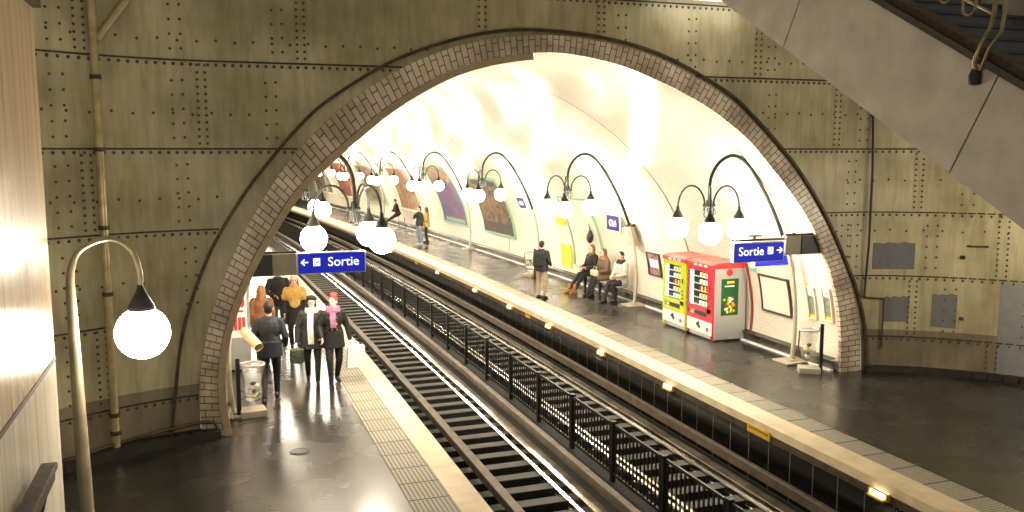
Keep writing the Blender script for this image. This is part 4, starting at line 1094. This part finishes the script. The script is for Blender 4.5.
    if st != 'hidden':
        b.ell(h(0, .026, .042), (.084, .094, .092), 16, 10, HR); b.ell(h(0, .05, -.01), (.074, .06, .075), 12, 8, HR)
        if st in ('long', 'loose'):
            for s_ in (1, -1):
                b.cap(h(s_ * .062, .02, .03), .034, h(s_ * .078, .01, -.12), .036); b.cap(h(s_ * .078, .01, -.12), .036, h(s_ * .07, -.01, -.22), .026)
            b.cap(h(0, .06, 0), .07, h(0, .085, -.20), .05)
        if st == 'updo':
            b.ell(h(0, .03, .12), (.068, .072, .07), 14, 9, HR)
            for j in range(9):
                q = 2 * PI * j / 9; b.ell(h(.05 * math.cos(q), .025 + .05 * math.sin(q), .125 + .028 * math.sin(2.3 * j)), (.034, .034, .034), 8, 6, HR)
        if st == 'bun': b.ell(h(0, .11, .05), (.045, .045, .045), 10, 7, HR)
        finish(b, 'hair', cloth(L['hair'], .6), t, .009, 1)
    if L.get('hat'):
        b = MB(); hk = L.get('hat_kind', 'beanie')
        if hk == 'beret': b.ell(h(.012, .025, .088), (.108, .112, .058), 18, 9, HR @ Matrix.Rotation(.15, 3, 'Y'))
        else: b.ell(h(0, .02, .07), (.090, .102, .085), 16, 10, HR); b.ell(h(0, .015, .045), (.094, .106, .03), 16, 8, HR)
        finish(b, 'hat', cloth(L['hat']), t, .01, 2)
    if L.get('scarf'):
        b = MB(); r = L.get('scarf_r', .04); n0 = P['neck']
        for zo, rr in ((.0, .10), (.045, .088)):
            pts = [n0 + V(rr * math.cos(q), rr * .95 * math.sin(q) - .015, zo + .012 * math.sin(3 * q)) for q in [2 * PI * j / 14 for j in range(15)]]
            for a, c in zip(pts[:-1], pts[1:]): b.cap(a, r, c, r, 8)
        if L.get('scarf_tail'):
            c0 = n0 + V(-.02, -.12, -.02); 
            for dx in (-.035, .0, .03): b.cap(c0 + V(dx, 0, 0), .028, V(P['chest'].x - .03 + dx * 1.1, P['chest'].y - .165, n0.z - L['scarf_tail'] * .5), .026); b.cap(V(P['chest'].x - .03 + dx * 1.1, P['chest'].y - .165, n0.z - L['scarf_tail'] * .5), .026, V(P['chest'].x - .02 + dx * 1.2, P['chest'].y - .175, n0.z - L['scarf_tail']), .022)
        finish(b, 'scarf', cloth(L['scarf']), t, .01, 2)
    if L.get('shawl'):
        b = MB(); n0 = P['neck']
        b.ell(P['chest'] + V(0, 0, .04), (.245, .17, .20)); b.cap(P['shL'], .085, P['shL'].lerp(P['elL'], .6), .085); b.cap(P['shR'], .085, P['shR'].lerp(P['elR'], .6), .085)
        b.ell(P['chest'] + V(0, -.07, -.16), (.13, .09, .20)); b.cap(n0, .11, n0 + V(0, 0, .02), .11)
        finish(b, 'shawl', cloth(L['shawl']), t, .013, 3)
    if L.get('buttons'):
        for i in range(3):
            for s_ in (1, -1): MB().ell(P['chest'] + V(s_ * .045, -.148 - .0, .06 - .11 * i), (.014, .01, .014), 8, 5).build('button', M['orange_sign'], ct)
    if L.get('strap'):
        pts = [P['neck'] + V(.10, .02, -.05), P['chest'] + V(.06, -.15, .10), P['chest'] + V(-.05, -.165, -.05), P['belly'] + V(-.16, -.11, -.03)]
        MB().tube(catmull(pts, 5), .012, 6).build('bag_strap', M['black'], t)
    return t
def walk(lead='L', k=.17):
    o = 'R' if lead == 'L' else 'L'; sg = 1 if lead == 'L' else -1
    return {'kn' + lead: (sg * .10, -k * .75, .50), 'an' + lead: (sg * .09, -k, .085), 'kn' + o: (-sg * .10, -.02, .49), 'an' + o: (-sg * .09, k * 1.15, .12)}
pose = walk('R', .27); pose.update(elL=(.27, .05, 1.16), wrL=(.16, -.17, 1.10), elR=(-.27, .02, 1.14), wrR=(-.27, -.12, .95), toL=(.0, -1, -.25))
person('man walking away in a navy black jacket with a rolled poster under his arm', (.95, 15.62, 0), PI - .12, pose, dict(coat=(.022, .026, .04), hem=.80, legs=(.012, .012, .016), hair=(.02, .012, .008), girth=1.12, puff=.03, flare=.03, collar=(.02, .022, .03)), 1.03, .008)
t = thing('rolled_poster', 'cream paper roll held under the arm of the man in navy', 'paper roll', (.66, 15.42, 1.17)); t.rotation_euler = Vector((.42, -.80, -.42)).to_track_quat('Z', 'Y').to_euler()
n_ = 22; mb = MB(); mb.lathe([(.085, -.3), (.085, .22), (.078, .22), (.078, -.26)], n_); mb.build('paper', mat('cream_paper', (.72, .58, .34), .6), t, smooth=True)
MB().lathe([(.077, .02), (.0005, .02)], n_).build('hollow_shade', M['black'], t)  # black disc stands in for the shade inside the roll's open end
pose = walk('L', .14); pose.update(elL=(.26, .0, 1.15), wrL=(.2, -.16, 1.0), elR=(-.27, .03, 1.13), wrR=(-.29, -.03, .86))
person('woman in a black beret and grey-green coat with a long white scarf, walking', (1.80, 16.62, 0), -.1, pose, dict(coat=(.055, .058, .048), hem=.72, hair=(.015, .012, .01), style='long', hat=(.012, .012, .014), hat_kind='beret', scarf=(.82, .80, .72), scarf_tail=.62, skin=SKIN2, puff=.035, yaw=.15, flare=.2), .965, .008)
pose = walk('R', .16); pose.update(elR=(-.26, .0, 1.15), wrR=(-.25, -.16, .97), elL=(.27, .02, 1.14), wrL=(.31, -.04, .88))
person('woman with red piled up hair, purple scarf and black coat, walking', (2.17, 16.38, 0), .05, pose, dict(coat=(.014, .014, .018), hem=.74, hair=(.50, .045, .03), style='updo', scarf=(.36, .15, .27), scarf_r=.05, scarf_tail=.3, skin=SKIN2, yaw=-.6, buttons=1, strap=1, flare=.16), .985, .008)
# bags
t = thing('handbag', 'dark patterned handbag hanging from the hand of the woman in the beret', 'bag', (1.50, 16.56, .40))
b = MB(); b.box((0, 0, .17), (.27, .13, .30), bevel=.04); finish(b, 'bag_body', mat('patterned_leather', (.05, .06, .03), .5, var=.9, vscale=26), t, .012)
for y in (-.04, .04): MB().tube([(-.07, y, .30), (-.06, y, .40), (0, y * .3, .445), (.06, y, .40), (.07, y, .30)], .009, 6).build('handle', M['black'], t, smooth=True)
t = thing('shopping_bag', 'large white shopping bag carried by the woman with red hair', 'bag', (2.56, 16.30, .34), .15)
MB().prism([(-.17, .0), (.19, .0), (.17, .41), (-.15, .39)], -.06, .06, 'y').build('bag_body', M['white'], t)
for y in (-.04, .04): MB().tube([(-.07, y, .38), (-.06, y, .47), (0, 0, .50), (.06, y, .47), (.07, y, .38)], .008, 6).build('handle', M['white'], t, smooth=True)
# behind them
person('person with ginger hair in a rust brown coat seen from behind', (1.0, 18.6, 0), PI, walk('L', .14), dict(coat=(.36, .14, .05), hem=.7, hair=(.50, .22, .07), style='long', puff=.04), .94, .011)
pose = walk('R', .14); pose.update(elL=(.28, -.04, 1.16), wrL=(.12, -.2, 1.12), elR=(-.28, -.04, 1.16), wrR=(-.1, -.22, 1.1))
person('person in a dark jacket and grey jeans below the exit sign', (1.50, 20.7, 0), -.05, pose, dict(coat=(.025, .027, .035), hem=.84, legs=(.11, .12, .13), girth=1.1), 1.01, .011)
person('person with a pale hat and mustard shawl over dark clothes', (1.76, 19.55, 0), -.1, walk('L', .12), dict(coat=(.02, .02, .022), hem=.62, hat=(.85, .72, .50), hair=(.25, .12, .05), style='long', shawl=(.70, .42, .12), skin=SKIN2), .97, .011)
t = thing('camera', 'small dark camera held by the person in the dark jacket', 'camera', (1.50, 20.42, 1.16)); MB().box((0, 0, 0), (.14, .06, .09), bevel=.01).build('camera_body', M['black'], t); MB().tube([(0, -.03, 0), (0, -.09, 0)], .032, 12).build('lens', M['dark_metal'], t)
# right platform
pose = dict(elL=(.26, -.02, 1.15), wrL=(.14, -.2, 1.08), elR=(-.25, .0, 1.14), wrR=(-.2, -.18, 1.02), anL=(.12, .0, .085), knL=(.11, -.01, .5))
person('man in black jacket and khaki trousers standing on the right platform', W(24.05, 9.47, 0), PI - .9, pose, dict(coat=(.015, .015, .018), hem=.84, legs=(.38, .30, .17), hair=(.02, .015, .012), puff=.035), 1.0, .010)
t = thing('backpack', 'black backpack worn by the man in khaki trousers', 'bag', W(24.05, 9.47, 0), PI - .9); t.location += Vector((math.sin(PI - .9) * -.0, 0, 0))
b = MB(); b.box((0, .22, 1.22), (.30, .16, .44), bevel=.06); finish(b, 'bag_body', cloth((.02, .02, .022)), t, .012)
MB().box((0, .31, 1.14), (.22, .05, .2), bevel=.02).build('front_pocket', cloth((.03, .03, .032)), t)
for x in (-.1, .1): MB().tube([(x, .15, 1.40), (x * 1.1, .06, 1.47), (x * 1.15, -.10, 1.38), (x * 1.1, -.165, 1.22), (x * 1.5, -.08, 1.08), (x * 1.3, .14, 1.05)], .014, 6).build('strap', M['black'], t, smooth=True)
def seated(kz=.5, f=.42, spread=.1, lean=0.0, fx=.1, knee=.45):
    return dict(pelvis=(0, 0, .55), hiL=(.09, -.02, .54), hiR=(-.09, -.02, .54), belly=(0, -.02 - lean * .3, .69), chest=(0, -.02 - lean * .7, .88), neck=(0, -.02 - lean, 1.06), head=(0, -.05 - lean * 1.15, 1.225),
        shL=(.17, -.02 - lean, 1.0), shR=(-.17, -.02 - lean, 1.0), elL=(.22, -.08 - lean, .75), elR=(-.22, -.08 - lean, .75), wrL=(.08, -.32, .70), wrR=(-.08, -.32, .70),
        knL=(spread, -knee, kz), knR=(-spread, -knee, kz), anL=(fx, -f, .085), anR=(-fx, -f - .04, .085))
ps = seated(.50, .75, .09, .02); person('seated woman with long brown hair, black clothes and tan boots, leftmost of three', (11.50, 24.95, 0), -PI / 2 + .25, ps, dict(coat=(.025, .02, .022), legs=(.015, .015, .02), shoes=(.42, .18, .05), boot=.14, hair=(.22, .10, .04), style='long', seated=1, lap=.3, collar=(.25, .1, .05), skin=SKIN2), 1.09, .010)
ps = seated(.50, .55, .07, .08, .06); person('seated woman in an olive brown coat with a pale bag, middle of three', (11.50, 23.95, 0), -PI / 2 + .15, ps, dict(coat=(.14, .10, .05), legs=(.02, .018, .018), hair=(.16, .08, .035), style='long', seated=1, lap=.75, scarf=(.30, .16, .08), puff=.035, skin=SKIN2), 1.08, .010)
ps = seated(.50, .42, .08, .05, .12); ps['anR'] = (-.06, -.62, .085); person('seated person in a light grey jacket with dark scarf, rightmost of three', (11.50, 22.85, 0), -PI / 2 + .3, ps, dict(coat=(.50, .47, .42), legs=(.015, .015, .02), hair=(.02, .015, .012), style='short', seated=1, lap=.3, scarf=(.02, .02, .025), puff=.04), 1.10, .010)
t = thing('handbag', 'pale cream bag on the lap of the middle seated woman', 'bag', (11.07, 23.93, .63), -PI / 2 + .15)
b = MB(); b.box((0, 0, .09), (.32, .14, .20), bevel=.05); finish(b, 'bag_body', cloth((.72, .62, .45)), t, .012); MB().tube([(-.1, 0, .17), (-.05, .02, .27), (.06, .02, .27), (.1, 0, .17)], .01, 6).build('handle', cloth((.5, .4, .28)), t, smooth=True)
t = thing('handbag', 'small dark red bag held by the leftmost seated woman', 'bag', (11.10, 24.9, .65), -PI / 2 + .25)
b = MB(); b.box((0, 0, .07), (.2, .1, .14), bevel=.04); finish(b, 'bag_body', cloth((.14, .03, .03)), t, .012); MB().tube([(-.06, 0, .12), (0, .01, .2), (.06, 0, .12)], .008, 6).build('handle', M['black'], t, smooth=True)
# further off
pose = dict(wrR=(-.10, -.18, 1.38), elR=(-.27, -.1, 1.2))
person('man in black jacket and blue jeans standing by the blue poster', W(39.8, 9.93, 0), -1.2, pose, dict(coat=(.02, .022, .028), hem=.86, legs=(.20, .27, .38), hair=(.03, .02, .02), shoes=(.5, .5, .5)), 1.04, .014)
person('person in a yellow jacket standing beside the man in blue jeans', W(40.6, 10.5, 0), -1.9, dict(wrL=(.15, -.2, 1.05)), dict(coat=(.55, .38, .08), hem=.78, legs=(.03, .025, .03), hair=(.12, .06, .03), style='long', puff=.04), .98, .014)
ps = seated(.55, 1.0, .1, .12, .1, .62)
for k_ in ps: ps[k_] = (ps[k_][0], ps[k_][1], ps[k_][2] + (.22 if k_ not in ('anL', 'anR') else 0))
ps['knL'] = (.1, -.50, .48); ps['knR'] = (-.1, -.48, .46)
person('person in black leaning on a perch with legs stretched out, far right platform', W(49.0, 11.35, 0), -PI / 2, ps, dict(coat=(.015, .015, .018), legs=(.02, .02, .025), seated=1, lap=.3), 1.05, .016)
t = thing('leaning_perch', 'slim rail perch under the leaning person in black', 'bench', W(49.0, 11.55, 0))
MB().tube([(-.12, -1.0, .66), (-.12, 1.0, .66)], .035, 8).build('seat_bar', M['green_frame'], t)
for y in (-.8, .8): MB().tube([(-.12, y, .66), (0, y, .62), (.02, y, .0)], .025, 8).build('leg', M['dark_metal'], t)
person('lone figure in dark clothes standing deep in the station', W(63.0, 9.75, 0), 1.2, None, dict(coat=(.02, .02, .022), legs=(.02, .02, .02), hem=.7), 1.03, .018)

# round cover set in the left platform floor
q = Vector((1.16, 12.8, 0))
t = thing('floor_cover', 'small round metal cover set flush in the dark left platform floor', 'cover', q)
MB().lathe([(.15, 0), (.15, .006), (.13, .008), (.125, .004), (.02, .004)], 28).build('cover_ring', M['dark_metal'], t); MB().lathe([(.11, .002), (.11, .009), (.005, .009)], 24).build('lid', M['dark_metal'], t)
